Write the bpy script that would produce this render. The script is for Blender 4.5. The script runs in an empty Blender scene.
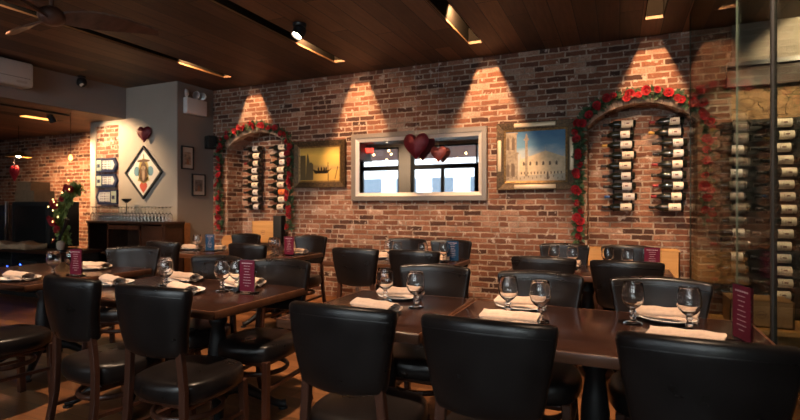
import bpy, bmesh, math, random
from mathutils import Vector, Matrix
random.seed(7)
S = bpy.context.scene
COL = S.collection
PI = math.pi
TH = math.radians(24.1)
CAMZ = 1.3
CEIL = 3.14

# ------------------------------------------------------------------ nodes
def new_mat(name):
    m = bpy.data.materials.new(name); m.use_nodes = True
    nt = m.node_tree; nt.nodes.clear()
    out = nt.nodes.new('ShaderNodeOutputMaterial')
    b = nt.nodes.new('ShaderNodeBsdfPrincipled')
    nt.links.new(b.outputs[0], out.inputs[0])
    return m, nt, b
class G:
    """tiny helper to write node maths"""
    def __init__(s, nt): s.nt = nt
    def n(s, t, **k):
        nd = s.nt.nodes.new(t)
        for a, v in k.items(): setattr(nd, a, v)
        return nd
    def put(s, sock, v):
        if isinstance(v, bpy.types.NodeSocket): s.nt.links.new(v, sock)
        else: sock.default_value = v
    def m(s, op, a, b=0.0, c=0.0):
        nd = s.n('ShaderNodeMath', operation=op)
        s.put(nd.inputs[0], a); s.put(nd.inputs[1], b); s.put(nd.inputs[2], c)
        return nd.outputs[0]
    def comb(s, x, y, z=0.0):
        nd = s.n('ShaderNodeCombineXYZ')
        s.put(nd.inputs[0], x); s.put(nd.inputs[1], y); s.put(nd.inputs[2], z)
        return nd.outputs[0]
    def sep(s, v):
        nd = s.n('ShaderNodeSeparateXYZ'); s.put(nd.inputs[0], v); return nd.outputs
    def pos(s): return s.n('ShaderNodeNewGeometry').outputs['Position']
    def objc(s): return s.n('ShaderNodeTexCoord').outputs['Object']
    def rnd(s): return s.n('ShaderNodeObjectInfo').outputs['Random']
    def noise(s, v, scale, detail=3.0, rough=.55):
        nd = s.n('ShaderNodeTexNoise'); s.put(nd.inputs['Vector'], v)
        nd.inputs['Scale'].default_value = scale; nd.inputs['Detail'].default_value = detail
        nd.inputs['Roughness'].default_value = rough
        return nd.outputs[0]
    def white(s, v):
        nd = s.n('ShaderNodeTexWhiteNoise', noise_dimensions='3D'); s.put(nd.inputs['Vector'], v)
        return nd.outputs['Value']
    def step(s, v, a, b, c=0.0, d=1.0):
        nd = s.n('ShaderNodeMapRange', interpolation_type='SMOOTHSTEP'); s.put(nd.inputs[0], v)
        for i, q in enumerate((a, b, c, d)): s.put(nd.inputs[i+1], q)
        return nd.outputs[0]
    def ramp(s, v, stops, interp='LINEAR'):
        nd = s.n('ShaderNodeValToRGB'); s.put(nd.inputs[0], v)
        cr = nd.color_ramp; cr.interpolation = interp
        cr.elements[0].position = stops[0][0]; cr.elements[0].color = (*stops[0][1], 1)
        cr.elements[1].position = stops[-1][0]; cr.elements[1].color = (*stops[-1][1], 1)
        for p, c in stops[1:-1]:
            e = cr.elements.new(p); e.color = (*c, 1)
        return nd.outputs[0]
    def mix(s, f, a, b, mode='MIX'):
        nd = s.n('ShaderNodeMix', data_type='RGBA', blend_type=mode)
        s.put(nd.inputs[0], f)
        for i, v in ((6, a), (7, b)):
            if not isinstance(v, bpy.types.NodeSocket) and len(v) == 3: v = (*v, 1)
            s.put(nd.inputs[i], v)
        return nd.outputs[2]
    def scale(s, v, k):
        nd = s.n('ShaderNodeVectorMath', operation='MULTIPLY'); s.put(nd.inputs[0], v); nd.inputs[1].default_value = k
        return nd.outputs[0]
    def add(s, v, w):
        nd = s.n('ShaderNodeVectorMath', operation='ADD'); s.put(nd.inputs[0], v); s.put(nd.inputs[1], w)
        return nd.outputs[0]
    def bump(s, h, strength=.4, dist=.01):
        nd = s.n('ShaderNodeBump'); s.put(nd.inputs['Height'], h)
        nd.inputs['Strength'].default_value = strength; nd.inputs['Distance'].default_value = dist
        return nd.outputs[0]

def plain(name, col, rough=.5, metal=0.0, noise=.0, nscale=20, bump=0.0, coat=0.0, spec=.5, sheen=0.0):
    m, nt, b = new_mat(name); g = G(nt)
    b.inputs['Roughness'].default_value = rough; b.inputs['Metallic'].default_value = metal
    b.inputs['Coat Weight'].default_value = coat; b.inputs['Specular IOR Level'].default_value = spec
    b.inputs['Sheen Weight'].default_value = sheen
    n = g.noise(g.objc(), nscale, 4)
    k = g.step(n, .3, .7, 1-noise, 1+noise)
    c = g.n('ShaderNodeVectorMath', operation='SCALE'); c.inputs[0].default_value = col; g.put(c.inputs[3], k)
    nt.links.new(c.outputs[0], b.inputs['Base Color'])
    if bump: nt.links.new(g.bump(n, bump, .004), b.inputs['Normal'])
    return m
def emit(name, col, strength):
    m, nt, b = new_mat(name)
    b.inputs['Base Color'].default_value = (*col, 1)
    b.inputs['Emission Color'].default_value = (*col, 1); b.inputs['Emission Strength'].default_value = strength
    return m
def glass(name, tint=(1, 1, 1), ior=1.45, rough=0.0):
    m, nt, b = new_mat(name)
    b.inputs['Base Color'].default_value = (*tint, 1); b.inputs['Transmission Weight'].default_value = 1
    b.inputs['Roughness'].default_value = rough; b.inputs['IOR'].default_value = ior
    return m
def thin_glass(name, tint, ior=1.5, refl=1.0):
    m = bpy.data.materials.new(name); m.use_nodes = True; nt = m.node_tree; nt.nodes.clear(); g = G(nt)
    out = g.n('ShaderNodeOutputMaterial'); tr = g.n('ShaderNodeBsdfTransparent'); gl = g.n('ShaderNodeBsdfGlossy'); mx = g.n('ShaderNodeMixShader')
    fr = g.n('ShaderNodeFresnel'); fr.inputs['IOR'].default_value = ior
    tr.inputs[0].default_value = (*tint, 1); gl.inputs['Roughness'].default_value = 0.0
    nt.links.new(g.m('MULTIPLY', fr.outputs[0], refl), mx.inputs[0]); nt.links.new(tr.outputs[0], mx.inputs[1]); nt.links.new(gl.outputs[0], mx.inputs[2]); nt.links.new(mx.outputs[0], out.inputs[0])
    return m
def brick_mat(name, dark=1.0):
    m, nt, b = new_mat(name); g = G(nt)
    p = g.pos(); x, y, z = g.sep(p)
    d1 = g.m('SUBTRACT', g.noise(p, 9, 3), .5); d2 = g.m('SUBTRACT', g.noise(g.add(p, (7, 3, 5)), 11, 3), .5)
    u = g.m('ADD', g.m('ADD', x, y), g.m('MULTIPLY', d1, .035))
    v = g.m('ADD', z, g.m('MULTIPLY', d2, .022))
    W, H = .228, .0685
    row = g.m('FLOOR', g.m('DIVIDE', v, H))
    off = g.m('MULTIPLY', g.m('MODULO', row, 2.0), W*.5)
    off = g.m('ADD', off, g.m('MULTIPLY', g.white(g.comb(row, 3.3)), .06))
    uu = g.m('DIVIDE', g.m('ADD', g.m('ADD', u, off), 60*W), W)
    col = g.m('FLOOR', uu); fx = g.m('FRACT', uu); fz = g.m('FRACT', g.m('DIVIDE', v, H))
    # some stretchers are split into two headers
    hdr = g.m('GREATER_THAN', g.white(g.comb(col, row, 9.1)), .86)
    fx2 = g.m('FRACT', g.m('MULTIPLY', fx, 2.0))
    ex = g.m('MULTIPLY', g.m('MINIMUM', fx, g.m('SUBTRACT', 1.0, fx)), W)
    ex2 = g.m('MULTIPLY', g.m('MINIMUM', fx2, g.m('SUBTRACT', 1.0, fx2)), W/2)
    ex = g.m('ADD', g.m('MULTIPLY', ex, g.m('SUBTRACT', 1.0, hdr)), g.m('MULTIPLY', ex2, hdr))
    ez = g.m('MULTIPLY', g.m('MINIMUM', fz, g.m('SUBTRACT', 1.0, fz)), H)
    half = g.m('MULTIPLY', g.m('FLOOR', g.m('MULTIPLY', fx, 2.0)), hdr)
    d = g.m('MINIMUM', ex, ez)
    fine = g.noise(p, 55, 4); big = g.noise(p, 2.6, 4); med = g.noise(g.add(p, (2, 9, 4)), 14, 4)
    dd = g.m('ADD', d, g.m('MULTIPLY', g.m('SUBTRACT', med, .5), .016))
    mask = g.step(dd, .0055, .0110)
    r = g.white(g.comb(col, row, half))
    r = g.m('ADD', r, g.m('MULTIPLY', g.m('SUBTRACT', big, .5), .9))
    k = dark
    bc = g.ramp(r, [(0.0, (.050*k, .025*k, .020*k)), (.10, (.095*k, .042*k, .030*k)), (.26, (.18*k, .074*k, .045*k)),
                    (.6, (.25*k, .105*k, .062*k)), (.82, (.34*k, .165*k, .105*k)), (1.0, (.44*k, .29*k, .22*k))])
    bc = g.mix(g.m('MULTIPLY', g.step(fine, .3, .75), .55), bc, (.10*k, .045*k, .03*k))
    mc = g.ramp(g.noise(p, 6, 4), [(.3, (.21*k, .155*k, .12*k)), (.7, (.50*k, .39*k, .31*k))])
    c = g.mix(mask, mc, bc)
    sm = g.step(g.noise(g.add(p, (31, 7, 2)), 11, 5, .6), .585, .66)       # smeared old mortar
    c = g.mix(g.m('MULTIPLY', sm, .7), c, (.60*k, .50*k, .43*k))
    nt.links.new(c, b.inputs['Base Color'])
    b.inputs['Roughness'].default_value = .92; b.inputs['Specular IOR Level'].default_value = .25
    h = g.m('ADD', g.m('MULTIPLY', mask, .7), g.m('MULTIPLY', fine, .45))
    h = g.m('ADD', h, g.m('MULTIPLY', med, .3))
    nt.links.new(g.bump(h, .9, .014), b.inputs['Normal'])
    return m
def plank_mat(name, stops, W=.2, L=2.2, axis='y', rough=.45, gap=.004, bump=.4, spec=.5):
    """boards running along one axis, world space"""
    m, nt, b = new_mat(name); g = G(nt)
    p = g.pos(); x, y, z = g.sep(p)
    a, c = (x, y) if axis == 'y' else (y, x)
    aw = g.m('DIVIDE', g.m('ADD', a, 40*W), W); row = g.m('FLOOR', aw); fa = g.m('FRACT', aw)
    cl = g.m('DIVIDE', g.m('ADD', c, g.m('MULTIPLY', g.white(g.comb(row, 1.7)), L)), L)
    cl = g.m('ADD', cl, 20.0)
    seg = g.m('FLOOR', cl); fc = g.m('FRACT', cl)
    ea = g.m('MULTIPLY', g.m('MINIMUM', fa, g.m('SUBTRACT', 1.0, fa)), W)
    ec = g.m('MULTIPLY', g.m('MINIMUM', fc, g.m('SUBTRACT', 1.0, fc)), L)
    mask = g.step(g.m('MINIMUM', ea, ec), gap*.4, gap)
    r = g.white(g.comb(row, seg, 4.2))
    gv = g.comb(g.m('ADD', g.m('MULTIPLY', a, 26.0), g.m('MULTIPLY', r, 50.0)), g.m('MULTIPLY', c, 2.4), 0.0)
    gr = g.noise(gv, 1.0, 5, .6)
    t = g.m('ADD', g.m('MULTIPLY', r, .5), g.m('MULTIPLY', gr, .55))
    col = g.ramp(t, stops)
    col = g.mix(mask, (.006, .003, .002), col)
    nt.links.new(col, b.inputs['Base Color'])
    b.inputs['Roughness'].default_value = rough; b.inputs['Specular IOR Level'].default_value = spec
    nt.links.new(g.bump(g.m('ADD', g.m('MULTIPLY', mask, .8), g.m('MULTIPLY', gr, .3)), bump, .006), b.inputs['Normal'])
    return m
def wood_mat(name, c1, c2, rough=.4, axis=0, scale=1.0, coat=0.0, spec=.5):
    m, nt, b = new_mat(name); g = G(nt)
    k = [22*scale]*3; k[axis] = 1.6*scale
    v = g.add(g.scale(g.objc(), tuple(k)), g.comb(g.m('MULTIPLY', g.rnd(), 9.0), 0.0, 0.0))
    n = g.noise(v, 1.0, 5, .62)
    nt.links.new(g.ramp(n, [(.3, c1), (.7, c2)]), b.inputs['Base Color'])
    b.inputs['Roughness'].default_value = rough; b.inputs['Coat Weight'].default_value = coat
    b.inputs['Coat Roughness'].default_value = .15; b.inputs['Specular IOR Level'].default_value = spec
    nt.links.new(g.bump(n, .12, .003), b.inputs['Normal'])
    return m
def plaster_mat(name, c):
    m, nt, b = new_mat(name); g = G(nt)
    n = g.noise(g.pos(), 1.7, 5); f = g.noise(g.pos(), 60, 3)
    nt.links.new(g.ramp(n, [(.3, tuple(q*.9 for q in c)), (.7, c)]), b.inputs['Base Color'])
    b.inputs['Roughness'].default_value = .85
    nt.links.new(g.bump(f, .12, .003), b.inputs['Normal'])
    return m
def leather_mat(name):
    m, nt, b = new_mat(name); g = G(nt)
    p = g.objc(); f = g.noise(p, 260, 2); w = g.noise(g.add(p, g.comb(g.m('MULTIPLY', g.rnd(), 20.0), 0.0)), 7, 4)
    nt.links.new(g.ramp(w, [(.3, (.007, .0052, .0048)), (.7, (.012, .009, .0085))]), b.inputs['Base Color'])
    nt.links.new(g.step(w, .3, .7, .27, .33), b.inputs['Roughness'])
    h = g.m('ADD', g.m('MULTIPLY', f, .3), g.m('MULTIPLY', w, .5))
    nt.links.new(g.bump(h, .10, .006), b.inputs['Normal'])
    b.inputs['Specular IOR Level'].default_value = .36
    return m
def stone_mat(name):
    m, nt, b = new_mat(name); g = G(nt)
    p = g.pos()
    q = g.add(g.scale(p, (1, 1, 1.6)), g.comb(g.m('MULTIPLY', g.noise(p, 5, 3), .3), 0.0, g.m('MULTIPLY', g.noise(p, 4, 3), .25)))
    vo = g.n('ShaderNodeTexVoronoi', feature='DISTANCE_TO_EDGE'); g.put(vo.inputs['Vector'], q); vo.inputs['Scale'].default_value = 7.5
    e = g.step(vo.outputs['Distance'], .0, .03)
    n = g.noise(p, 12, 5)
    c = g.mix(e, (.05, .025, .012), g.ramp(n, [(.3, (.20, .11, .05)), (.7, (.42, .26, .13))]))
    nt.links.new(c, b.inputs['Base Color']); b.inputs['Roughness'].default_value = .9
    nt.links.new(g.bump(g.m('ADD', g.m('MULTIPLY', e, .6), n), 1.0, .03), b.inputs['Normal'])
    return m

M = dict(
    brick=brick_mat('brick'), 
    ceil=plank_mat('ceiling boards', [(.15, (.018, .008, .005)), (.5, (.072, .034, .017)), (.85, (.16, .080, .041))], W=.2, L=2.6, axis='y', rough=.6, gap=.006),
    floor=plank_mat('floor boards', [(.2, (.075, .028, .010)), (.5, (.16, .062, .022)), (.85, (.28, .12, .045))], W=.13, L=1.1, axis='x', rough=.38, gap=.002, bump=.2),
    plaster=plaster_mat('warm white plaster', (.44, .385, .33)),
    grey=plaster_mat('taupe plaster', (.27, .235, .21)),
    beam=plaster_mat('grey plaster', (.30, .26, .25)),
    stone=stone_mat('rough stone'),
    leather=leather_mat('black leather'),
    chairwood=wood_mat('chair wood', (.028, .010, .006), (.085, .030, .016), .38, 2),
    top=wood_mat('table top wood', (.016, .007, .005), (.040, .016, .010), .22, 0, .7, coat=.25),
    edge=wood_mat('table edge wood', (.055, .020, .010), (.12, .045, .020), .35, 0, .7),
    black=plain('black iron', (.012, .012, .013), .45, .3),
    matte=plain('matt black', (.008, .008, .008), .7),
    chrome=plain('brushed steel', (.5, .5, .52), .28, 1.0),
    white=plain('white plastic', (.74, .73, .73), .4),
    pine=wood_mat('pine', (.48, .24, .075), (.68, .38, .14), .5, 0, .5),
    orange=wood_mat('orange wood', (.42, .18, .06), (.58, .28, .10), .4, 0, .5),
    crate=wood_mat('crate wood', (.30, .17, .075), (.44, .27, .13), .6, 0, .5),
    darkwood=wood_mat('dark cabinet wood', (.018, .008, .005), (.045, .018, .010), .4, 0, .5),
    honey=wood_mat('honey wood', (.20, .085, .032), (.34, .16, .065), .45, 0, .6),
    plate=plain('glazed china', (.72, .69, .66), .12, spec=.6),
    napkin=plain('beige napkin cloth', (.50, .36, .27), .9, noise=.06, nscale=60, bump=.3, sheen=.2),
    glass=glass('clear glass'),
    pane=thin_glass('window glass', (.97, .99, .98)),
    smoke=thin_glass('partition glass', (.72, .74, .70), 1.3, .25),
    acrylic=thin_glass('clear acrylic', (.93, .93, .93), 1.5),
    maroon=plain('maroon card', (.125, .009, .028), .7, spec=.15),
    blue=plain('blue card', (.009, .042, .10), .7, spec=.15),
    ink=plain('white print', (.50, .38, .41), .8, spec=.1),
    bottle=plain('dark bottle glass', (.008, .010, .008), .09, spec=.6),
    label=plain('cream paper label', (.66, .58, .47), .6, noise=.05),
    label2=plain('white paper label', (.60, .57, .55), .6),
    label3=plain('orange paper label', (.75, .17, .04), .5),
    print=plain('label print', (.16, .07, .06), .7),
    foilr=plain('red foil', (.22, .015, .02), .35, .4), foilk=plain('black foil', (.02, .018, .02), .3, .3),
    foilg=plain('gold foil', (.55, .33, .08), .3, .8), foilb=plain('blue foil', (.02, .08, .25), .35, .4),
    rose=plain('red rose petal', (.32, .006, .014), .65, noise=.25, nscale=30),
    leaf=plain('rose leaf', (.035, .075, .030), .5, noise=.35, nscale=14),
    leafl=plain('pale leaf', (.26, .34, .10), .5, noise=.3, nscale=14),
    vine=plain('brown vine', (.05, .04, .02), .8),
    glitter=plain('dark red glitter', (.13, .004, .014), .35, .3, noise=.6, nscale=160, bump=.9),
    pinkheart=plain('dusty red glitter', (.22, .045, .04), .4, .2, noise=.5, nscale=120, bump=.6),
    frame=plain('silver taupe frame', (.20, .175, .15), .35, .35),
    framein=plain('pale inner frame', (.62, .59, .56), .4, .2),
    gold=plain('dull gold frame', (.22, .13, .045), .45, .6, noise=.5, nscale=40, bump=.8),
    golddark=plain('dark ornate gilt', (.075, .045, .02), .5, .5, noise=.6, nscale=60, bump=1.0),
    brass=plain('brass', (.45, .28, .10), .3, .9),
    navy=plain('navy board', (.02, .028, .075), .4),
    bulb=emit('bulb', (1.0, .62, .28), 14), fairy=emit('fairy bulb', (1.0, .62, .22), 2.5), bulbw=emit('lens', (1.0, .80, .52), 30),
    led=emit('blue led', (.03, .10, 1.0), 12), red=emit('red exit letters', (1.0, .05, .03), 5),
    card=plain('cardboard', (.20, .12, .065), .8, noise=.1), linen=plain('folded linen', (.42, .28, .17), .9, noise=.2, nscale=8),
    facade=plain('pale facade', (.62, .64, .68), .8), shopglass=plain('shop glass', (.06, .09, .13), .3),
    concrete=plain('pavement', (.30, .30, .31), .9), awn=plain('brown awning', (.10, .035, .025), .8),
    fan=wood_mat('fan wood', (.045, .020, .014), (.11, .050, .034), .4, 0, .6),
)
mm, nt, bb = new_mat('mirror silvering'); bb.inputs['Metallic'].default_value = 1; bb.inputs['Roughness'].default_value = .01
bb.inputs['Base Color'].default_value = (.92, .93, .93, 1); M['mirror'] = mm

# ------------------------------------------------------------------ mesh builder
class MB:
    def __init__(s): s.v = []; s.f = []
    def add(s, vs, fs, T=None):
        o = len(s.v)
        s.v += [tuple(T @ Vector(p)) if T else tuple(p) for p in vs]
        s.f += [tuple(i+o for i in f) for f in fs]
        return s
    def box(s, x0, x1, y0, y1, z0, z1, T=None):
        vs = [(x, y, z) for z in (z0, z1) for y in (y0, y1) for x in (x0, x1)]
        return s.add(vs, [(0, 2, 3, 1), (4, 5, 7, 6), (0, 1, 5, 4), (2, 6, 7, 3), (0, 4, 6, 2), (1, 3, 7, 5)], T)
    def rbox(s, x0, x1, y0, y1, z0, z1, r=.01, T=None, deform=None, n=1, rings=(0, .3, 1)):
        """box with rounded edges, n cells along each flat side"""
        h = [(x1-x0)/2, (y1-y0)/2, (z1-z0)/2]; c = [(x0+x1)/2, (y0+y1)/2, (z0+z1)/2]
        n = (n, n, n) if isinstance(n, int) else n
        r = min(r, min(h)*.999)
        co = []
        for a in range(3):
            lo = [-h[a]+r*q for q in rings]; core = 2*(h[a]-r)
            mid = [-h[a]+r+core*i/n[a] for i in range(1, n[a])] if core > 1e-5 else []
            l = lo+mid+[-q for q in reversed(lo)]
            out = []
            for q in l:
                if not out or abs(q-out[-1]) > 1e-6: out.append(q)
            co.append(out)
        idx = {}; vs = []; fs = []
        def vid(q):
            inner = [max(-(h[i]-r), min(h[i]-r, q[i])) for i in range(3)]
            d = [q[i]-inner[i] for i in range(3)]; L = math.sqrt(sum(e*e for e in d)) or 1
            p = [inner[i]+r*d[i]/L for i in range(3)]
            k = tuple(round(e, 6) for e in q)
            if k not in idx:
                idx[k] = len(vs); w = [p[i]+c[i] for i in range(3)]
                if deform: w = deform(*w)
                vs.append(tuple(w))
            return idx[k]
        for ax in range(3):
            a1, a2 = (ax+1) % 3, (ax+2) % 3
            for sgn in (-1, 1):
                for i in range(len(co[a1])-1):
                    for j in range(len(co[a2])-1):
                        q = []
                        for (ii, jj) in ((i, j), (i+1, j), (i+1, j+1), (i, j+1)):
                            w = [0, 0, 0]; w[ax] = sgn*h[ax]; w[a1] = co[a1][ii]; w[a2] = co[a2][jj]; q.append(vid(w))
                        if sgn < 0: q.reverse()
                        if len(set(q)) >= 3: fs.append(tuple(dict.fromkeys(q)))
        return s.add(vs, fs, T)
    def lathe(s, prof, seg=24, T=None, closed=False):
        """prof: (radius, z) from bottom to top; zero radii become poles"""
        vs = []; rows = []
        for r, z in prof:
            if r < 1e-6: rows.append([len(vs)]); vs.append((0, 0, z))
            else:
                rows.append(list(range(len(vs), len(vs)+seg)))
                vs += [(r*math.cos(2*PI*k/seg), r*math.sin(2*PI*k/seg), z) for k in range(seg)]
        fs = []
        for a, b in zip(rows, rows[1:]):
            for k in range(seg):
                k2 = (k+1) % seg
                q = [a[k % len(a)], a[k2 % len(a)], b[k2 % len(b)], b[k % len(b)]]
                q = list(dict.fromkeys(q))
                if len(q) > 2: fs.append(tuple(q))
        return s.add(vs, fs, T)
    def tube(s, pts, rad, seg=10, T=None, closed=False, flat=1.0):
        pts = [Vector(p) for p in pts]; n = len(pts)
        rads = rad if isinstance(rad, (list, tuple)) else [rad]*n
        vs = []; fs = []; prev = None
        for i, p in enumerate(pts):
            if closed: d = pts[(i+1) % n]-pts[i-1]
            else: d = pts[min(i+1, n-1)]-pts[max(i-1, 0)]
            d.normalize()
            if prev is None:
                ref = Vector((0, 0, 1)) if abs(d.z) < .9 else Vector((1, 0, 0))
                a = d.cross(ref).normalized()
            else:
                a = (prev-d*prev.dot(d)).normalized()
            prev = a; b = d.cross(a)
            for k in range(seg):
                t = 2*PI*k/seg
                vs.append(p+a*rads[i]*math.cos(t)+b*rads[i]*flat*math.sin(t))
        m = n if closed else n-1
        for i in range(m):
            for k in range(seg):
                j = (i+1) % n; k2 = (k+1) % seg
                fs.append((i*seg+k, i*seg+k2, j*seg+k2, j*seg+k))
        if not closed:
            fs.append(tuple(reversed(range(seg)))); fs.append(tuple(range((n-1)*seg, n*seg)))
        return s.add(vs, fs, T)
    def prism(s, poly, a, b, plane='xz', T=None):
        """polygon extruded from a to b along the missing axis"""
        def P(p, q):
            return {'xz': (p[0], q, p[1]), 'xy': (p[0], p[1], q), 'yz': (q, p[0], p[1])}[plane]
        n = len(poly)
        vs = [P(p, a) for p in poly]+[P(p, b) for p in poly]
        fs = [tuple(range(n)), tuple(reversed(range(n, 2*n)))]
        fs += [(i, i+n, (i+1) % n+n, (i+1) % n) for i in range(n)]
        return s.add(vs, fs, T)
    def bar(s, p, q, w, d=None):
        """square bar between two points"""
        d = d or w; p = Vector(p); q = Vector(q); a = (q-p).normalized()
        ref = Vector((0, 1, 0)) if abs(a.y) < .9 else Vector((1, 0, 0))
        u = a.cross(ref).normalized(); v = a.cross(u)
        vs = [e+u*i*w/2+v*j*d/2 for e in (p, q) for i, j in ((-1, -1), (1, -1), (1, 1), (-1, 1))]
        return s.add(vs, [(3, 2, 1, 0), (4, 5, 6, 7)]+[(i, (i+1) % 4, (i+1) % 4+4, i+4) for i in range(4)])
    def build(s, name, mat, parent=None, smooth=None, loc=None, rz=0.0, mats=None, fm=None, bevel=0):
        me = bpy.data.meshes.new(name); me.from_pydata([tuple(p) for p in s.v], [], s.f)
        me.validate()
        bm = bmesh.new(); bm.from_mesh(me); bmesh.ops.recalc_face_normals(bm, faces=bm.faces)
        if bevel: bmesh.ops.bevel(bm, geom=[e for e in bm.edges], offset=bevel, segments=1, affect='EDGES', clamp_overlap=True)
        bm.to_mesh(me); bm.free()
        me.materials.append(mat)
        if smooth is not None:
            me.polygons.foreach_set('use_smooth', [True]*len(me.polygons))
            if smooth < 180:
                me.set_sharp_from_angle(angle=math.radians(smooth))
        o = bpy.data.objects.new(name, me); COL.objects.link(o)
        if parent: o.parent = parent
        if loc: o.location = loc
        o.rotation_euler.z = rz
        return o
def tag(o, label=None, cat=None, group=None, kind=None):
    if label: o['label'] = label
    if cat: o['category'] = cat
    if group: o['group'] = group
    if kind: o['kind'] = kind
    return o
def empty(name, loc=(0, 0, 0), rz=0.0):
    o = bpy.data.objects.new(name, None); COL.objects.link(o); o.location = loc; o.rotation_euler.z = rz
    o.empty_display_size = .1
    return o
def copy_tree(o, parent=None):
    kids = [c for c in o.children]
    c = o.copy(); COL.objects.link(c); c.parent = parent
    for k in kids: copy_tree(k, c)
    return c
class Proto:
    """the first placement uses the thing itself, later ones copy it with its parts"""
    def __init__(s, root): s.root = root; s.used = False
    def put(s, loc, rz=0.0, label=None, group=None, rx=None, sc=None):
        o = s.root if not s.used else copy_tree(s.root)
        s.used = True
        o.location = loc; o.rotation_euler.z = rz
        if rx is not None: o.rotation_euler.x = rx
        if sc: o.scale = (sc, sc, sc)
        if label: o['label'] = label
        if group: o['group'] = group
        return o
ORD = 'first second third fourth fifth sixth seventh eighth ninth tenth eleventh twelfth thirteenth fourteenth fifteenth sixteenth seventeenth eighteenth nineteenth twentieth'.split()
ORD += ['twenty-'+w for w in ORD[:9]]
def structure(o): o['kind'] = 'structure'; return o
def T(loc=(0, 0, 0), rx=0, ry=0, rz=0):
    return Matrix.Translation(loc) @ Matrix.Rotation(rz, 4, 'Z') @ Matrix.Rotation(ry, 4, 'Y') @ Matrix.Rotation(rx, 4, 'X')

# ------------------------------------------------------------------ room shell
XL, XR, YB, YF = -12.5, 4.2, 6.0, -1.6
NICHES = [(-5.69, -4.50), (-.34, .75)]
SPR, CRN, ND = 2.2, 2.43, .35
def arch_pts(x0, x1, n=14):
    h = (x1-x0)/2; rise = CRN-SPR; R = (h*h+rise*rise)/(2*rise); cx = (x0+x1)/2; cz = CRN-R
    a0 = math.asin(h/R)
    return [(cx+R*math.sin(-a0+2*a0*i/n), cz+R*math.cos(-a0+2*a0*i/n)) for i in range(n+1)]
w = MB()
def quad(mb, pts): mb.add(pts, [tuple(range(len(pts)))])
edges = [XL]+[e for n in NICHES for e in n]+[1.05]
for i in range(0, len(edges), 2):
    quad(w, [(edges[i], YB, 0), (edges[i+1], YB, 0), (edges[i+1], YB, CEIL+.1), (edges[i], YB, CEIL+.1)])
for x0, x1 in NICHES:
    A = arch_pts(x0, x1); yb = YB+ND
    for p, q in zip(A, A[1:]):
        quad(w, [(p[0], YB, p[1]), (q[0], YB, q[1]), (q[0], YB, CEIL+.1), (p[0], YB, CEIL+.1)])
        quad(w, [(p[0], YB, p[1]), (q[0], YB, q[1]), (q[0], yb, q[1]), (p[0], yb, p[1])])
        quad(w, [(p[0], yb, 0), (q[0], yb, 0), (q[0], yb, q[1]), (p[0], yb, p[1])])
    for x in (x0, x1): quad(w, [(x, YB, 0), (x, yb, 0), (x, yb, SPR), (x, YB, SPR)])
structure(w.build('wall_back', M['brick']))
ringm = plain('pale arch brick', (.40, .27, .19), .9, noise=.45, nscale=9, bump=.8)
for x0, x1 in NICHES:                     # soldier course standing round each arch
    A = arch_pts(x0, x1, 22); cx = (x0+x1)/2; rg = MB(); cz = CRN-((( x1-x0)/2)**2+(CRN-SPR)**2)/(2*(CRN-SPR))
    for p, q in zip(A, A[1:]):
        def o_(pt, k): v = Vector((pt[0]-cx, pt[1]-cz)); v = v*(1+k/v.length); return (v.x+cx, v.y+cz)
        a_ = (p[0]*.94+q[0]*.06, p[1]*.94+q[1]*.06); b_ = (p[0]*.06+q[0]*.94, p[1]*.06+q[1]*.94)
        rg.prism([o_(a_, -.006), o_(b_, -.006), o_(b_, .10), o_(a_, .10)], YB-.012, YB+.11)
    structure(rg.build('trim_arch', ringm))
structure(MB().box(XL-.1, XR+.1, YF-.25, YB+.5, -.1, 0).build('floor', M['floor']))
SLOTS = [-5.15, -3.29, -1.5, .31, 2.1]; SW = .085; SY0, SY1 = -1.0, 5.46
c = MB(); xs = -7.1
for sx in SLOTS:
    c.box(xs, sx-SW, YF-.2, YB+.5, CEIL, CEIL+.35)
    c.box(sx-SW, sx+SW, YF-.2, SY0, CEIL, CEIL+.35); c.box(sx-SW, sx+SW, SY1, YB+.5, CEIL, CEIL+.35)
    xs = sx+SW
c.box(xs, XR+.1, YF-.2, YB+.5, CEIL, CEIL+.35)
structure(c.build('ceiling', M['ceil']))
structure(MB().box(XL-.1, -7.102, YF-.2, YB+.1, 2.655, 2.72).build('ceiling', M['ceil']))
structure(MB().box(-7.34, -7.1, YF-.1, 5.3, 2.66, CEIL+.3).build('wall_bulkhead', M['beam']))
structure(MB().box(XL-.2, XL, YF-.2, YB+.1, -.05, 2.8).build('wall_left', M['grey']))
structure(MB().box(XR, XR+.2, YF-.2, YB+.5, -.05, CEIL+.2).build('wall_right', M['grey']))
# chimney-like pillar, white towards the room, with an exposed brick strip
pf = MB().box(-7.96, -7.83, 5.3, 6.0, 0, CEIL).box(-7.27, -6.0, 5.3, 6.0, 0, CEIL).box(-7.83, -7.27, 5.36, 6.0, 0, CEIL).box(-7.83, -7.27, 5.3, 5.36, 2.58, CEIL)
structure(pf.build('wall_pillar', M['plaster']))
structure(MB().box(-7.83, -7.27, 5.325, 5.36, 0, 2.58).build('trim_brick', M['brick']))
structure(MB().box(-6.0, -5.985, 5.3, 6.0, 0, CEIL).build('wall_pillar_side', M['grey']))
# wine room end of the back wall
structure(MB().box(1.05, XR+.1, 6.0, 6.2, 0, 2.5).build('wall_stone', M['stone']))
structure(MB().box(1.05, XR+.1, 5.97, 6.2, 2.73, CEIL+.2).build('wall_header', M['plaster']))
structure(MB().box(1.05, XR+.1, 5.955, 6.1, 0, 2.16).build('trim_panel', M['matte']))
structure(MB().box(1.0, XR+.1, 5.93, 6.1, 2.5, 2.7).build('trim_beam', M['darkwood']))
structure(MB().box(1.0, XR+.1, 5.90, 6.0, 2.70, 2.745).build('trim_rail', M['chrome']))
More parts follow.
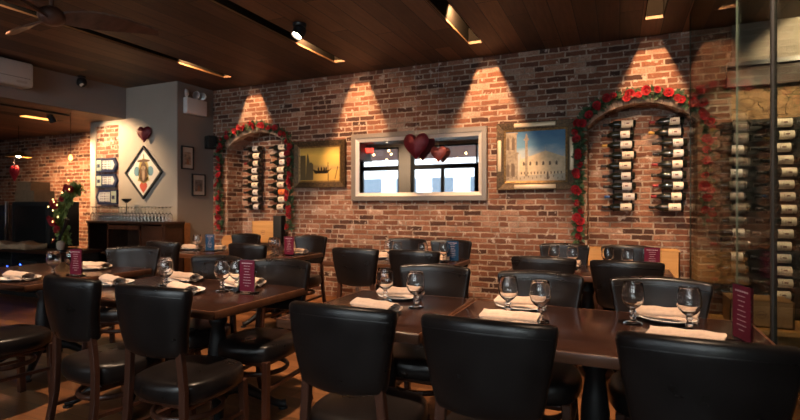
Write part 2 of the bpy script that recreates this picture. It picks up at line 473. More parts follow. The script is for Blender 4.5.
# glass partition of the wine room
GX = .62
for i, (y0, y1) in enumerate(((3.395, 5.45), (2.68, 3.385), (-1.0, 2.62))):
    structure(MB().box(GX-.005, GX+.005, y0, y1, .03, CEIL-.005).build('window_%d' % (11+i), M['smoke']))
structure(MB().box(GX-.010, GX+.010, 2.637, 2.663, .0, CEIL).build('trim_post', M['matte']))
structure(MB().box(GX-.02, GX+.02, -1.0, 5.45, 0, .03).build('trim_track', M['black']))
edgeg = plain('polished glass edge', (.20, .25, .23), .15)
structure(MB().box(GX-.005, GX+.005, 5.45, 5.456, .03, CEIL-.005).build('trim_glass_edge', edgeg))
structure(MB().box(GX-.005, GX+.005, 3.386, 3.392, .03, CEIL-.005).build('trim_glass_edge', edgeg))

# street side with big black-framed windows (seen in the mirror)
fw = MB(); wins = [(-7.45, -6.1), (-5.72, -3.3), (-2.8, -.5), (-.2, 1.5)]
zw0, zw1 = 1.0, 3.06
xs = XL
for a, b_ in wins:
    fw.box(xs, a, YF-.2, YF, 0, CEIL+.2); fw.box(a, b_, YF-.2, YF, 0, zw0); fw.box(a, b_, YF-.2, YF, zw1 if a > -7.5 else 2.6, CEIL+.2)
    xs = b_
fw.box(xs, XR+.1, YF-.2, YF, 0, CEIL+.2)
structure(fw.build('wall_front', M['plaster']))
for i, (a, b_) in enumerate(wins):
    f = MB(); zt = zw1 if a > -7.5 else 2.6; t = .05
    f.box(a, a+.1, YF-.12, YF-.04, zw0, zt).box(b_-t, b_, YF-.12, YF-.04, zw0, zt)
    f.box(a, b_, YF-.12, YF-.04, zw0, zw0+.07).box(a, b_, YF-.12, YF-.04, zt-.05, zt).box(a, b_, YF-.12, YF-.03, 2.36 if zt > 3 else 2.2, 2.5 if zt > 3 else 2.3)
    if b_-a > 1.8:
        m_ = a+.41*(b_-a); f.box(m_-.05, m_+.05, YF-.12, YF-.04, zw0, 2.4)
        m_ = b_-.4; f.box(m_-.07, m_+.07, YF-.12, YF-.04, zw0, 2.4).box(m_-.025, m_+.025, YF-.12, YF-.04, 2.4, zt)
    structure(f.build('window_%d' % (i+1), M['matte']))
    gp = MB().box(a+.02, b_-.02, YF-.085, YF-.077, zw0+.02, zt-.02).build('pane', M['pane']); structure(gp)
# street
structure(MB().box(-22, 12, -16, YF-.2, -.15, -.05).build('pavement', M['concrete']))
b1 = MB().box(-24, -5.9, -15.2, -15, 0, 8).build('building_facade', M['facade']); structure(b1)
for k in range(7):
    x0 = -21.5+k*2.3
    MB().box(x0, x0+1.3, -15, -14.96, .6, 2.9).box(x0, x0+1.3, -15, -14.96, 4.2, 6.2).build('facade_window', M['shopglass'], b1)
aw = MB().prism([(-1.85, 3.42), (-5.2, 3.02), (-5.2, 3.1), (-1.85, 3.5)], -12, -3.9, 'yz').build('awning', M['awn'])
tag(aw, 'brown awning outside the front windows, seen in the wall mirror', 'awning')
for k in range(34):
    x = -9.6+.168*k; yy = (-2.6, -4.8, -3.5, -4.2)[k % 4]; zz = 3.42-.12*(-yy-1.85)-.2-.05*math.sin(k*1.7)
    o = MB().lathe([(0, -.03), (.022, -.02), (.03, 0), (.022, .02), (0, .03)], 10).build('string_bulb', M['bulb'], smooth=60, loc=(x, yy, zz))
    tag(o, 'small round festoon bulb glowing under the awning, seen in the mirror', 'light bulb', 'festoon bulbs under the awning outside')

# ------------------------------------------------------------------ light troughs in the ceiling
lin = plain('trough lining', (.006, .005, .004), 1.0, spec=.05)
lip = plain('trough lit edge', (.11, .055, .022), .6)
lampx = 4.72
for k, sx in enumerate(SLOTS):
    t = MB(); z0, z1 = CEIL-.002, CEIL+.26; e = .006
    t.box(sx-SW, sx-SW+e, SY0, SY1, z0, z1).box(sx+SW-e, sx+SW, SY0, SY1, z0, z1)
    t.box(sx-SW, sx+SW, SY0, SY0+e, z0, z1).box(sx-SW, sx+SW, SY1-e, SY1, z0, z1).box(sx-SW, sx+SW, SY0, SY1, z1, z1+e)
    o = t.build('recessed_light_trough', lin)
    tag(o, ['long dark ceiling slot nearest the pillar, glowing above the smaller wreathed arch',
            'long dark ceiling slot glowing beside the round ceiling spotlight', 'long dark ceiling slot ending above the pale Venetian-looking painting',
            'long dark ceiling slot ending above the large wine arch by the glass', 'ceiling slot inside the glass wine room'][k], 'ceiling light', 'recessed ceiling light slots')
    MB().box(sx-SW+e, sx-SW+e+.003, SY0, SY1-e, z0+.001, z0+.020).box(sx-SW, sx+SW, SY1-e-.004, SY1-e, z0+.001, z0+.03).build('lit_edge_strip', lip, o)  # added paler strip, gives the glowing edge line on one wall and end
    for y in (lampx-.05, 2.0):
        h = MB().lathe([(0, -.03), (.03, -.03), (.034, .03), (.03, .035), (0, .03)], 16, T((sx, y-.06, CEIL+.215), rx=math.radians(50))).build('lamp', M['black'], o, smooth=40)
def spot(name, loc, aim, power, angle, col=(1, .56, .24), size=.02, blend=.25):
    d = bpy.data.lights.new(name, 'SPOT'); d.energy = power; d.spot_size = math.radians(angle); d.color = col
    d.shadow_soft_size = size; d.spot_blend = blend
    o = bpy.data.objects.new(name, d); COL.objects.link(o); o.location = loc
    o.rotation_euler = (Vector(aim)-Vector(loc)).to_track_quat('-Z', 'Y').to_euler()
    return o
WARM = (1, .54, .25)
o = MB().lathe([(0, -.03), (.06, -.03), (.065, 0), (0, 0)], 20).lathe([(0, -.03), (.05, -.04), (.055, -.10), (.048, -.10), (.045, -.07), (0, -.07)], 20).build('ceiling_spotlight', M['black'], smooth=40, loc=(-5.92, -.35, CEIL))  # made-up fixture behind the camera, goes with the pier fill light
tag(o, 'added black ceiling spotlight that brightens the pier between the street windows', 'spotlight')
spot('pier_fill_spot', (-5.92, -.35, CEIL-.09), (-5.92, -1.6, 2.2), 60, 95, (1, .74, .50), .02, .5)  # added lamp, brightens the pier reflected in the mirror
for k, sx in enumerate(SLOTS):
    spot('trough_spot', (sx, lampx, CEIL+.2), (sx, 6.0, 1.75), [120, 145, 150, 125, 16][k], 130, WARM, .02, .3)
    spot('table_spot', (sx, 2.0, CEIL+.18), (sx+.1, 4.1, .7), 260 if k < 4 else 0.1, 110, (1, .68, .44), .02, .5)

# ------------------------------------------------------------------ dining chair
def make_chair():
    r = empty('dining_chair')
    def dback(x, y, z):
        t = (z-.61)/.315                    # 0 bottom .. 1 top
        k = .78+.25*max(0, min(1, t))**.9
        x2 = x*k
        y2 = y+.055*(x2/.22)**2-.045*t-.012*math.sin(PI*max(0, min(1, t)))
        z2 = z+(.012*(1-(x/.22)**2) if t > .5 else -.01*(1-(x/.2)**2))
        return (x2, y2, z2)
    b = MB().rbox(-.225, .225, -.255, -.195, .61, .925, .024, deform=dback, n=(10, 1, 8)).build('backrest', M['leather'], r, smooth=80)
    p = [dback(-.212+.424*i/14, -.2565, .885) for i in range(15)]
    p2 = [dback(-.212+.424*i/14, -.1935, .885) for i in range(15)]
    MB().tube(p, .0022, 6).tube(p2, .0022, 6).build('piping', M['leather'], b, smooth=60)
    def dseat(x, y, z):
        nx, ny = x/.23, (y-.01)/.225
        dome = .014*(1-nx**2)*(1-ny**2) if z > .43 else 0
        return (x*math.sqrt(max(0, 1-.36*ny*ny)), .01+(y-.01)*math.sqrt(max(0, 1-.36*nx*nx)), z+dome)
    s = MB().rbox(-.235, .235, -.22, .24, .375, .478, .040, deform=dseat, n=(8, 8, 1), rings=(0, .12, .4, 1)).build('seat', M['leather'], r, smooth=80)
    MB().rbox(-.165, .165, -.165, .18, .345, .39, .02).build('seat_frame', M['chairwood'], r, smooth=40)
    for sx in (-1, 1):
        path = [(.150*sx, -.215, .70), (.160*sx, -.205, .60), (.172*sx, -.200, .46), (.178*sx, -.205, .30), (.186*sx, -.235, .12), (.192*sx, -.275, 0)]
        m = MB()
        for q, e in zip(path, path[1:]): m.bar(q, (e[0], e[1], e[2]-.004 if e[2] > .01 else 0), .036, .030)
        m.build('leg', M['chairwood'], r, bevel=.003)
        MB().bar((.178*sx, .185, .39), (.186*sx, .20, 0), .038).build('leg', M['chairwood'], r, bevel=.003)
        MB().bar((.183*sx, -.215, .235), (.182*sx, .19, .225), .018, .026).build('side_stretcher', M['chairwood'], r)
    ring = [(.165*math.cos(2*PI*i/28), .0+.165*math.sin(2*PI*i/28), .29) for i in range(28)]
    MB().tube(ring, .012, 8, closed=True, flat=1.3).build('foot_ring', M['chairwood'], r, smooth=60)
    return r
chair = Proto(make_chair())
BACKOFF = .205+.055       # from origin to the curled ends of the backrest top
GN, GF, GB, GC = 'dining chairs with their backs to the viewer', 'dining chairs on the wall side of the front tables', 'dining chairs in front of the back row of tables', 'dining chairs between the back tables and the brick wall'
chairs = [
 (-.95, 1.80, 0, 'black leather dining chair with back to us, tucked at the small centre table', GN),
 (-.40, 1.80, 0, 'black chair with back to us, nearest left place of the table by the glass', GN),
 (.215, 1.82, 0, 'largest nearest black chair, cut by the lower right corner beside the glass partition', GN),
 (-1.975, 1.82, .03, 'black chair with back to us at the right place of the long left table', GN),
 (-2.57, 1.84, -.06, 'black chair with back to us at the left place of the long left table', GN),
 (-3.62, 1.84, -.03, 'black chair cut by the left edge, only its seat and front legs in view', GN),
 (-1.03, 2.60, PI, 'black leather chair facing us behind the small centre table and its napkin plate', GF),
 (-.40, 2.54, PI, 'black chair facing us behind the left plate of the table by the glass', GF),
 (.18, 2.54, PI, 'black chair facing us behind the right plate of the table by the glass', GF),
 (-2.06, 2.46, PI+.05, 'black leather chair facing us behind the maroon menu of the long left table', GF),
 (-2.66, 2.48, PI, 'black leather chair facing us behind the left far plate of the long left table', GF),
 (-3.78, 2.78, PI+.5, 'black leather chair turned sideways beside the wall end of the far left table', GF),
 (-2.08, 3.92, 0, 'left of two black chairs in front of the back table under the mirror', GB),
 (-1.54, 3.94, 0, 'right of two black chairs in front of the back table under the mirror', GB),
 (-.50, 3.84, 0, 'black chair with back to us at the back table, below the right painting', GB),
 (.04, 3.80, 0, 'black chair with back to us before the maroon menu of the back right table', GB),
 (-3.26, 3.92, 0, 'black chair before the maroon menu of the back table near the left arch', GB),
 (-4.25, 3.80, 0, 'black chair before the blue menu of the back table nearest the pillar', GB),
 (-2.13, 4.74, PI, 'left of two black chairs tucked behind the back table under the mirror', GC),
 (-1.62, 4.72, PI, 'right of two black chairs tucked behind the back table under the mirror', GC),
 (-.48, 4.66, PI, 'black chair behind the back right table, just left of the wooden crate', GC),
 (.07, 4.66, PI, 'black chair behind the back right table, in front of the wooden crate', GC),
 (-3.38, 4.72, PI, 'black chair behind the back table with maroon menu, right of the left arch', GC),
 (-4.35, 4.70, PI, 'black chair behind the back table with blue menu, in front of the left arch', GC),
]
for x, y, rz, lb, gr in chairs: chair.put((x, y, 0), rz, lb, gr)

# ------------------------------------------------------------------ tables
def pedestal(parent, x, y, spread):
    prof = [(0, .0), (.05, .0), (.05, .03)]
    prof = [(0, .11), (.05, .11), (.062, .13), (.062, .17), (.045, .20), (.052, .24), (.062, .32), (.060, .40), (.048, .50), (.040, .56), (.055, .59), (.055, .61), (.042, .63), (.05, .68), (.075, .70), (.075, .715), (0, .715)]
    c = MB().lathe(prof, 24, T((x, y, 0))).build('column', M['black'], parent, smooth=50)
    MB().box(x-.22, x+.22, y-.03, y+.03, .705, .72).box(x-.03, x+.03, y-.22, y+.22, .705, .72).build('top_plate', M['black'], parent)
    for k in range(4):
        a = PI/4+k*PI/2; ca, sa = math.cos(a), math.sin(a)
        pts = [(.03, .155), (.10, .17), (.18, .15), (.26, .10), (.33, .055), (.38, .032), (.415, .03)]
        pts = [(x+ca*r*spread, y+sa*r*spread, z) for r, z in pts]
        MB().tube(pts, [.032, .036, .034, .028, .024, .024, .028], 10, flat=1.0).lathe([(0, 0), (.03, 0), (.03, .012), (.0, .016)], 12, T((x+ca*.40*spread, y+sa*.40*spread, 0))).build('foot', M['black'], parent, smooth=50)
def make_table(x0, x1, y0, y1, peds, label, group):
    cx, cy = (x0+x1)/2, (y0+y1)/2
    r = tag(empty('dining_table', (cx, cy, 0)), label, 'table', group)
    hx, hy = (x1-x0)/2, (y1-y0)/2
    MB().rbox(-hx+.012, hx-.012, -hy+.012, hy-.012, .722, .76, .004).build('tabletop', M['top'], r, smooth=40)
    MB().rbox(-hx, hx, -hy, -hy+.0125, .715, .7595, .005).rbox(-hx, hx, hy-.0125, hy, .715, .7595, .005) \
        .rbox(-hx, -hx+.0125, -hy, hy, .715, .7595, .005).rbox(hx-.0125, hx, -hy, hy, .715, .7595, .005).build('edge_band', M['edge'], r, smooth=40)
    for px in peds: pedestal(r, px, 0, min(1, hy/.42, 1.0))
    return r
GT1, GT2 = 'wooden tables of the front row', 'wooden tables of the back row'
make_table(-.752, .555, 1.90, 2.74, [0.0], 'long dark wooden table beside the glass partition, set for four, nearest on the right', GT1)
make_table(-1.50, -.762, 1.90, 2.76, [0.0], 'small dark two-seat table pushed against the left end of the table by the glass', GT1)
make_table(-3.22, -1.87, 1.88, 2.70, [-.42, .30], 'long dark wooden table on the left with maroon menu and four plates', GT1)
make_table(-4.9, -3.63, 1.97, 2.95, [0.0], 'dark wooden table cut by the left edge, lit orange-brown edge, nearest the bar', GT1)
make_table(-2.62, -1.36, 4.02, 4.77, [0.0], 'dark wooden back table under the mirror, with a blue menu at its end', GT2)
make_table(-.86, .38, 3.98, 4.68, [0.0], 'dark wooden back table near the right wine arch, with a maroon menu', GT2)
make_table(-3.78, -3.05, 3.98, 4.70, [0.0], 'small dark wooden back table with a maroon menu, below the left painting', GT2)
make_table(-4.98, -3.98, 3.98, 4.70, [0.0], 'dark wooden back table with a blue menu, nearest the pillar', GT2)
TZ = .7605

# ------------------------------------------------------------------ tableware
def goblet_mesh(seg=28):
    outer = [(0, 0), (.036, 0), (.038, .003), (.034, .007), (.016, .013), (.009, .020), (.013, .028), (.013, .033), (.008, .040), (.010, .047), (.014, .052), (.009, .058), (.012, .064),
             (.026, .073), (.038, .088), (.044, .106), (.045, .124), (.042, .148), (.037, .172), (.0362, .1745)]
    inner = [(.0348, .172), (.0400, .148), (.0428, .124), (.0418, .107), (.036, .091), (.024, .078), (.010, .0715), (0, .070)]
    return MB().lathe(outer+inner, seg)
gob = Proto(goblet_mesh().build('wine_goblet', M['glass'], smooth=60)); gob.root['category'] = 'wine glass'
GG = 'stemmed goblets on the tables'
goblets = [
 (-1.19, 2.46, 'stemmed glass goblet left of the plate on the small centre table'),
 (-.975, 2.38, 'stemmed glass goblet in front of the plate on the small centre table'),
 (-.50, 2.42, 'left goblet of the pair before the left plate on the table by the glass'),
 (-.335, 2.335, 'right goblet of the pair before the left plate on the table by the glass'),
 (.055, 2.47, 'stemmed glass goblet just left of the right plate on the table by the glass'),
 (.27, 2.41, 'stemmed glass goblet between the right plate and the narrow menu by the glass partition'),
 (-2.78, 2.36, 'left goblet of the pair at the middle of the long left table'),
 (-2.68, 2.28, 'right goblet of the pair at the middle of the long left table'),
 (-2.26, 2.34, 'nearer goblet just left of the maroon menu on the long left table'),
 (-2.21, 2.41, 'farther goblet just left of the maroon menu on the long left table'),
 (-3.93, 2.33, 'stemmed glass goblet left of the maroon menu on the far left table'),
 (-3.85, 2.42, 'stemmed glass goblet touching the maroon menu on the far left table'),
 (-2.06, 4.34, 'first goblet from the left on the back table under the mirror'),
 (-1.93, 4.24, 'second goblet from the left on the back table under the mirror'),
 (-1.68, 4.28, 'third goblet from the left on the back table under the mirror'),
 (-1.50, 4.36, 'goblet nearest the blue menu on the back table under the mirror'),
 (-.52, 4.45, 'left goblet of the pair at the left place of the back right table'),
 (-.36, 4.36, 'right goblet of the pair at the left place of the back right table'),
 (-.09, 4.42, 'left goblet of the pair before the wooden crate on the back right table'),
 (.06, 4.34, 'right goblet of the pair before the wooden crate on the back right table'),
 (-3.42, 4.28, 'left goblet beside the maroon menu on the back table below the left painting'),
 (-3.33, 4.22, 'right goblet beside the maroon menu on the back table below the left painting'),
 (-4.60, 4.36, 'left goblet beside the blue menu on the back table nearest the pillar'),
 (-4.52, 4.28, 'right goblet beside the blue menu on the back table nearest the pillar'),
]
for i, (x, y, lb) in enumerate(goblets): gob.put((x, y, TZ), i*.7, lb, GG, sc=1.08)
plate = Proto(MB().lathe([(0, 0), (.075, 0), (.085, .004), (.128, .019), (.130, .021), (.127, .0225), (.088, .010), (.075, .006), (0, .006)], 40).build('dinner_plate', M['plate'], smooth=60))
plate.root['category'] = 'plate'
def make_napkin():
    """a cloth folded and rolled into a flattened tube, one end showing its spiral"""
    L = .105; pts = []; n = 46
    prof = []
    for i in range(n+1):
        t = i/n; a = t*2*PI*2.25+PI*1.5; r = .008+.021*t
        prof.append((r*1.25*math.cos(a), r*.78*math.sin(a)))
    th = .0032
    inner = []
    for i in range(n+1):
        p = prof[max(0, i-1)]; q = prof[min(n, i+1)]
        d = (q[0]-p[0], q[1]-p[1]); l = math.hypot(*d) or 1
        inner.append((prof[i][0]-d[1]/l*th*-1, prof[i][1]+d[0]/l*th))
    m = MB(); segs = 14; vs = []; fs = []
    k = 2*(n+1); loop = prof+inner[::-1]
    for j in range(segs+1):
        x = -L+2*L*j/segs; e = abs(x)/L
        flare = 1+.16*e*e+.05*math.sin(j*1.9); tw = .12*math.sin(x*24)
        for (py, pz) in loop:
            yy = py*flare; zz = pz*(1-.08*math.sin(j*1.1))
            vs.append((x+.006*math.sin(pz*150+py*60)*e, yy+tw*.02, zz+.0195))
    for j in range(segs):
        for i in range(k):
            i2 = (i+1) % k; fs.append((j*k+i, j*k+i2, (j+1)*k+i2, (j+1)*k+i))
    for j in (0, segs):
        for i in range(n):
            fs.append((j*k+i, j*k+i+1, j*k+k-2-i, j*k+k-1-i))
    m.add(vs, fs)
    # a loose pointed flap lying over the front
    m.add([(-.10, -.030, .012), (.02, -.034, .010), (.10, -.045, .004), (.10, -.022, .020), (0, -.018, .034), (-.10, -.016, .032),
           (-.10, -.031, .009), (.02, -.036, .007), (.10, -.047, .001), (.10, -.020, .016), (0, -.014, .031), (-.10, -.012, .029)],
          [(0, 1, 4, 5), (1, 2, 3, 4), (11, 10, 7, 6), (10, 9, 8, 7), (0, 6, 7, 1), (1, 7, 8, 2), (2, 8, 9, 3), (3, 9, 10, 4), (4, 10, 11, 5), (5, 11, 6, 0)])
    return m.build('rolled_napkin', M['napkin'], smooth=50)
nap = Proto(make_napkin()); nap.root['category'] = 'napkin'
GP, GK = 'white dinner plates on the tables', 'rolled beige napkins'
settings = [
 (-1.16, 2.60, .12, 1, 'on the small centre table, chair side toward the wall', 1),
 (-1.12, 2.20, -.25, 1, 'on the near edge of the small centre table', 1),
 (-.47, 2.60, .05, 1, 'at the left wall-side place of the table by the glass', 1),
 (-.45, 2.225, .03, 1, 'at the left near place of the table by the glass', 1),
 (.20, 2.60, -.06, 1, 'at the right wall-side place of the table by the glass', 1),
 (.23, 2.17, -.1, 1, 'at the right near place, beside the narrow standing menu', 1),
 (-2.27, 2.55, .1, 1, 'behind the maroon menu on the long left table', 1),
 (-2.82, 2.55, -.1, 1, 'at the left wall-side place of the long left table', 1),
 (-2.44, 2.20, -.35, 1, 'at the right near place of the long left table', 1),
 (-3.13, 2.24, -.3, 1, 'at the left end of the long left table', 1),
 (-4.03, 2.72, .1, 1, 'behind the maroon menu on the far left table', 1),
 (-3.93, 2.10, -.05, 1, 'at the near corner of the far left table', 1),
 (-2.2, 4.48, 0, 1, 'at the left place of the back table under the mirror', 1),
 (-1.6, 4.5, 0, 1, 'at the right place of the back table under the mirror', 1),
 (-.44, 4.52, 0, 1, 'at the left place of the back right table', 1),
 (.04, 4.50, 0, 1, 'at the right place of the back right table, by the wooden crate', 1),
 (-3.25, 4.46, 0, 1, 'left of the maroon menu on the back table below the left painting', 1),
 (-4.40, 4.46, 0, 1, 'beside the blue menu on the back table nearest the pillar', 1),
 (-4.72, 4.40, 0, 1, 'at the pillar end of the back table nearest the pillar', 1),
]
for x, y, rz, s_, wh, q in settings:
    plate.put((x, y, TZ), 0, 'round white plate '+wh, GP)
    nap.put((x, y, TZ+.0065), rz, 'rolled beige napkin '+wh, GK).scale = (1.2, 1.15, 1.55)

def make_menu(name, card, w, h):
    r = empty(name)
    MB().rbox(-w/2-.012, w/2+.012, -.028, .028, 0, .010, .003).build('holder_base', M['acrylic'], r, smooth=40)
    MB().box(-w/2-.004, -w/2+.003, -.003, .003, .010, h).box(w/2-.003, w/2+.004, -.003, .003, .010, h).box(-w/2, w/2, -.003, .003, h-.002, h+.002).build('clear_sleeve', M['acrylic'], r)
    c = MB().box(-w/2+.003, w/2-.003, -.0018, .0018, .012, h-.002).build('menu_card', card, r)
    m = MB(); rs = random.Random(3)
    n = 9
    for side in (-1, 1):
        for i in range(n):
            z = h-.022-i*(h-.05)/n; ll = w*(.34 if i == 0 else rs.uniform(.12, .28)); hh = .0028 if i == 0 else .0015
            if i in (1,): ll = w*.2
            y = side*.0019
            x = -ll
            while x < ll-.002:                   # a line of small printed words
                e = min(ll, x+rs.uniform(.008, .016)); m.box(x, e, min(y, y+side*.0001), max(y, y+side*.0001), z-hh, z+hh); x = e+.0025
    m.build('print', M['ink'], c)
    return r
mr = Proto(make_menu('table_menu', M['maroon'], .118, .205)); mr.root['category'] = 'menu'
mbl = Proto(make_menu('table_menu', M['blue'], .12, .20)); mbl.root['category'] = 'menu'
GM = 'menu cards in clear stands'
mr.put((-2.08, 2.36, TZ), .02, 'maroon menu card standing on the right end of the long left table', GM)
mr.put((-3.77, 2.40, TZ), .12, 'maroon menu card standing on the far left table beside two goblets', GM)
mr.put((.437, 2.30, TZ), -1.27, 'maroon menu card seen edgewise on the table corner by the glass partition', GM, sc=1.1)
mr.put((.235, 4.36, TZ), .05, 'maroon menu card on the back right table in front of the pine crate', GM)
mr.put((-3.22, 4.30, TZ), .1, 'maroon menu card on the back table below the left painting', GM)
mbl.put((-1.45, 4.47, TZ), .05, 'blue menu card on the end of the back table under the mirror', GM)
mbl.put((-4.34, 4.30, TZ), .2, 'blue menu card on the back table nearest the pillar', GM)

# ------------------------------------------------------------------ wine bottles and racks
def make_bottle(label, foil, short=False):
    L = .30; prof = [(0, .006), (.024, .0), (.036, .003), (.0375, .010), (.0375, .185), (.034, .205), (.022, .225), (.0155, .240), (.0145, .262), (.0145, .285), (.0165, .287), (.0165, .296), (.013, .30), (0, .30)]
    X = T((-0.15+.30, 0, 0), ry=-PI/2)          # neck toward -x
    r = MB().lathe(prof, 20, X).build('wine_bottle', M['bottle'], smooth=50)
    lz = (.026, .130) if not short else (.040, .125)
    MB().lathe([(.0379, lz[0]), (.0381, lz[0]), (.0381, lz[1]), (.0379, lz[1])], 20, X).build('paper_label', label, r, smooth=50)
    MB().lathe([(.0150, .236), (.0152, .262), (.0152, .2855), (.0172, .2865), (.0172, .2965), (.0135, .301), (0, .301)], 16, X).build('neck_foil', foil, r, smooth=50)
    m = MB()                                      # small printed crest and lines on the label
    for a in (PI*1.5,):
        m.box(.15-lz[0]-.062, .15-lz[0]-.034, -.0386, -.0376, -.007, .007)
        m.box(.15-lz[0]-.075, .15-lz[0]-.071, -.0386, -.0368, -.012, .012)
    m.build('label_print', M['print'], r)
    r['category'] = 'wine bottle'; r.scale = (1.16, 1.13, 1.13)
    return Proto(r)
BP = [make_bottle(M['label'], M['foilk']), make_bottle(M['label2'], M['foilk'], True), make_bottle(M['label'], M['foilr'], True), make_bottle(M['label2'], M['foilg'])]
BD = make_bottle(plain('dark paper label', (.10, .085, .07), .6), M['foilr'])
BO = make_bottle(M['label3'], M['foilk']); BB = make_bottle(M['label2'], M['foilb'])
def rack(x, y, z0, z1, rows, label, wide=.05, name='wine_rack'):
    r = tag(empty(name, (x, y, z0)), label, 'wine rack', 'wall wine racks')
    for dx in (-.055, .135):
        MB().box(dx-.010, dx+.010, -.0, .012, -.05, z1-z0+.05).build('upright', M['matte'], r)
    for i in range(rows):
        z = i*(z1-z0)/(rows-1)-.045
        for dx in (-.055, .135):
            MB().tube([(dx, .0, z), (dx, -.088, z), (dx, -.095, z+.012)], .004, 6).build('peg', M['matte'], r, smooth=60)
    return r
def column(x, y, z0, z1, rows, where, seq, group, backing=None):
    rack(x, y+.095, z0, z1, rows, 'black metal wall rack holding the '+where.replace('of ', '', 1) if False else 'black metal rack holding the bottles in the '+where)
    for i in range(rows):                           # i counts from the top
        z = z1-i*(z1-z0)/(rows-1)
        pr = seq[i % len(seq)]
        nm = ('topmost' if i == 0 else 'bottom' if i == rows-1 else ORD[i]+' from top')
        o = pr.put((x+random.uniform(-.028, .022), y+.042, z), 0, '%s wine bottle in the %s' % (nm, where), group, rx=random.uniform(-.25, .25))
A, Bq, C_, D = BP
column(-5.38, 6.20, 1.27, 2.20, 9, 'left column of the smaller left arch', [Bq, A, BP[2], Bq, A, A, Bq, A, Bq], 'bottles in the left arch')
column(-4.88, 6.20, 1.27, 2.20, 9, 'right column of the smaller left arch', [A, Bq, Bq, A, Bq, A, Bq, A, A], 'bottles in the left arch')
BO.put((-4.88, 6.245, 1.27+.93*2/8), 0, 'bottle with an orange label in the right column of the left arch', 'bottles in the left arch')
for o in list(bpy.data.objects):
    if o.get('label') == 'seventh from top wine bottle in the right column of the smaller left arch':
        for k in list(o.children): bpy.data.objects.remove(k)
        bpy.data.objects.remove(o)
column(-.01, 6.20, 1.275, 2.235, 9, 'left column of the right arch', [A, Bq, D, A, A, Bq, Bq, BB, A], 'bottles in the right arch')
column(.50, 6.20, 1.275, 2.235, 9, 'right column of the right arch', [BP[2], D, Bq, Bq, C_, Bq, C_, C_, A], 'bottles in the right arch')
column(1.01, 5.86, .42, 2.10, 15, 'first column behind the glass', [BD, BD, Bq, BD, Bq, BD, BD], 'bottles in the glass wine room')
column(1.39, 5.84, .42, 2.10, 15, 'middle column behind the glass', [A], 'bottles in the glass wine room')
column(1.76, 5.84, .42, 2.10, 15, 'last column behind the glass', [Bq, A], 'bottles in the glass wine room')
# ------------------------------------------------------------------ rose garlands
def rose_mesh():
    m = MB(); rs = random.Random(5)
    for ring, (n, r0, h, lean) in enumerate([(3, .008, .026, .1), (5, .016, .024, .45), (6, .024, .018, .9)]):
        for k in range(n):
            a = 2*PI*k/n+ring*.6; wd = PI/n*1.25; vs = []; fs = []
            for i in range(4):
                t = i/3
                for j in range(4):
                    s_ = -1+2*j/3
                    rr = r0+t*t*lean*.022+.002; aa = a+s_*wd*(1-.3*(t > .9))
                    vs.append((rr*math.cos(aa), rr*math.sin(aa), t*h-(.004*abs(s_) if t > .6 else 0)))
            for i in range(3):
                for j in range(3): fs.append((i*4+j, i*4+j+1, (i+1)*4+j+1, (i+1)*4+j))
            m.add(vs, fs)
    m.lathe([(0, -.004), (.012, 0), (.020, .006), (.010, .012), (0, .022)], 8)
    return m
def leaf(m, p, d, up, L, W):
    d = d.normalized(); s_ = d.cross(up).normalized(); n = s_.cross(d)
    vs = [p, p+d*L*.35+s_*W+n*.003, p+d*L*.75+s_*W*.7, p+d*L-n*.006, p+d*L*.75-s_*W*.7, p+d*L*.35-s_*W+n*.003, p+d*L*.5-n*.004]
    m.add(vs, [(0, 1, 6), (1, 2, 6), (2, 3, 6), (3, 4, 6), (4, 5, 6), (5, 0, 6)])
RM = None
def garland(name, path, label, nrose, seed, thick=.055, lights=0, nleaf=520, rs_=1.0, lm='leaf'):
    global RM
    rs = random.Random(seed)
    P = [Vector(p) for p in path]; seg = [(b-a).length for a, b in zip(P, P[1:])]; tot = sum(seg)
    def at(t):
        d = t*tot
        for a, b, l in zip(P, P[1:], seg):
            if d <= l: return a.lerp(b, d/l), (b-a).normalized()
            d -= l
        return P[-1], (P[-1]-P[-2]).normalized()
    r = empty(name, P[0]); r['category'] = 'garland'; r['label'] = label
    O = P[0]
    MB().tube([tuple(at(i/60)[0]-O+Vector((.012*math.sin(i*1.3), 0, .012*math.cos(i*1.7)))) for i in range(61)], .007, 6).build('vine', M['vine'], r, smooth=60)
    m = MB()
    for i in range(nleaf):
        p, d = at(rs.random()); out = Vector((rs.gauss(0, 1), -abs(rs.gauss(0, .7)), rs.gauss(0, 1))).normalized()
        leaf(m, p-O+out*rs.uniform(.0, thick*.6), out+d*rs.uniform(-1, 1), Vector((rs.uniform(-1, 1), -1, rs.uniform(-1, 1))), rs.uniform(.05, .085), rs.uniform(.013, .022))
    m.build('leaves', M[lm], r)
    if RM is None:
        RM = rose_mesh().build('rose', M['rose'], r, smooth=60); ro = RM
        base = RM.data
    for i in range(nrose):
        t = (i+.5)/nrose+rs.uniform(-.25, .25)/nrose
        p, d = at(min(1, max(0, t)))
        if RM is not None and i == 0 and RM.parent is r and RM.location.length < 1e-6: o = RM
        else: o = RM.copy(); COL.objects.link(o); o.parent = r
        o.location = p-O+Vector((rs.uniform(-.7, .7)*thick, -thick*rs.uniform(.7, 1.0), rs.uniform(-.7, .7)*thick))
        o.rotation_euler = (PI/2+rs.uniform(-.5, .5), rs.uniform(-.5, .5), rs.uniform(-.6, .6))
        k = rs.uniform(.75, 1.2)*rs_; o.scale = (k, k, k)
    for i in range(lights):
        p, d = at(rs.random())
        MB().lathe([(0, -.012), (.010, 0), (0, .016)], 8).build('fairy_light', M['fairy'], r, smooth=60, loc=p-O+Vector((rs.uniform(-1, 1)*thick, -thick, rs.uniform(-1, 1)*thick)))
    return r
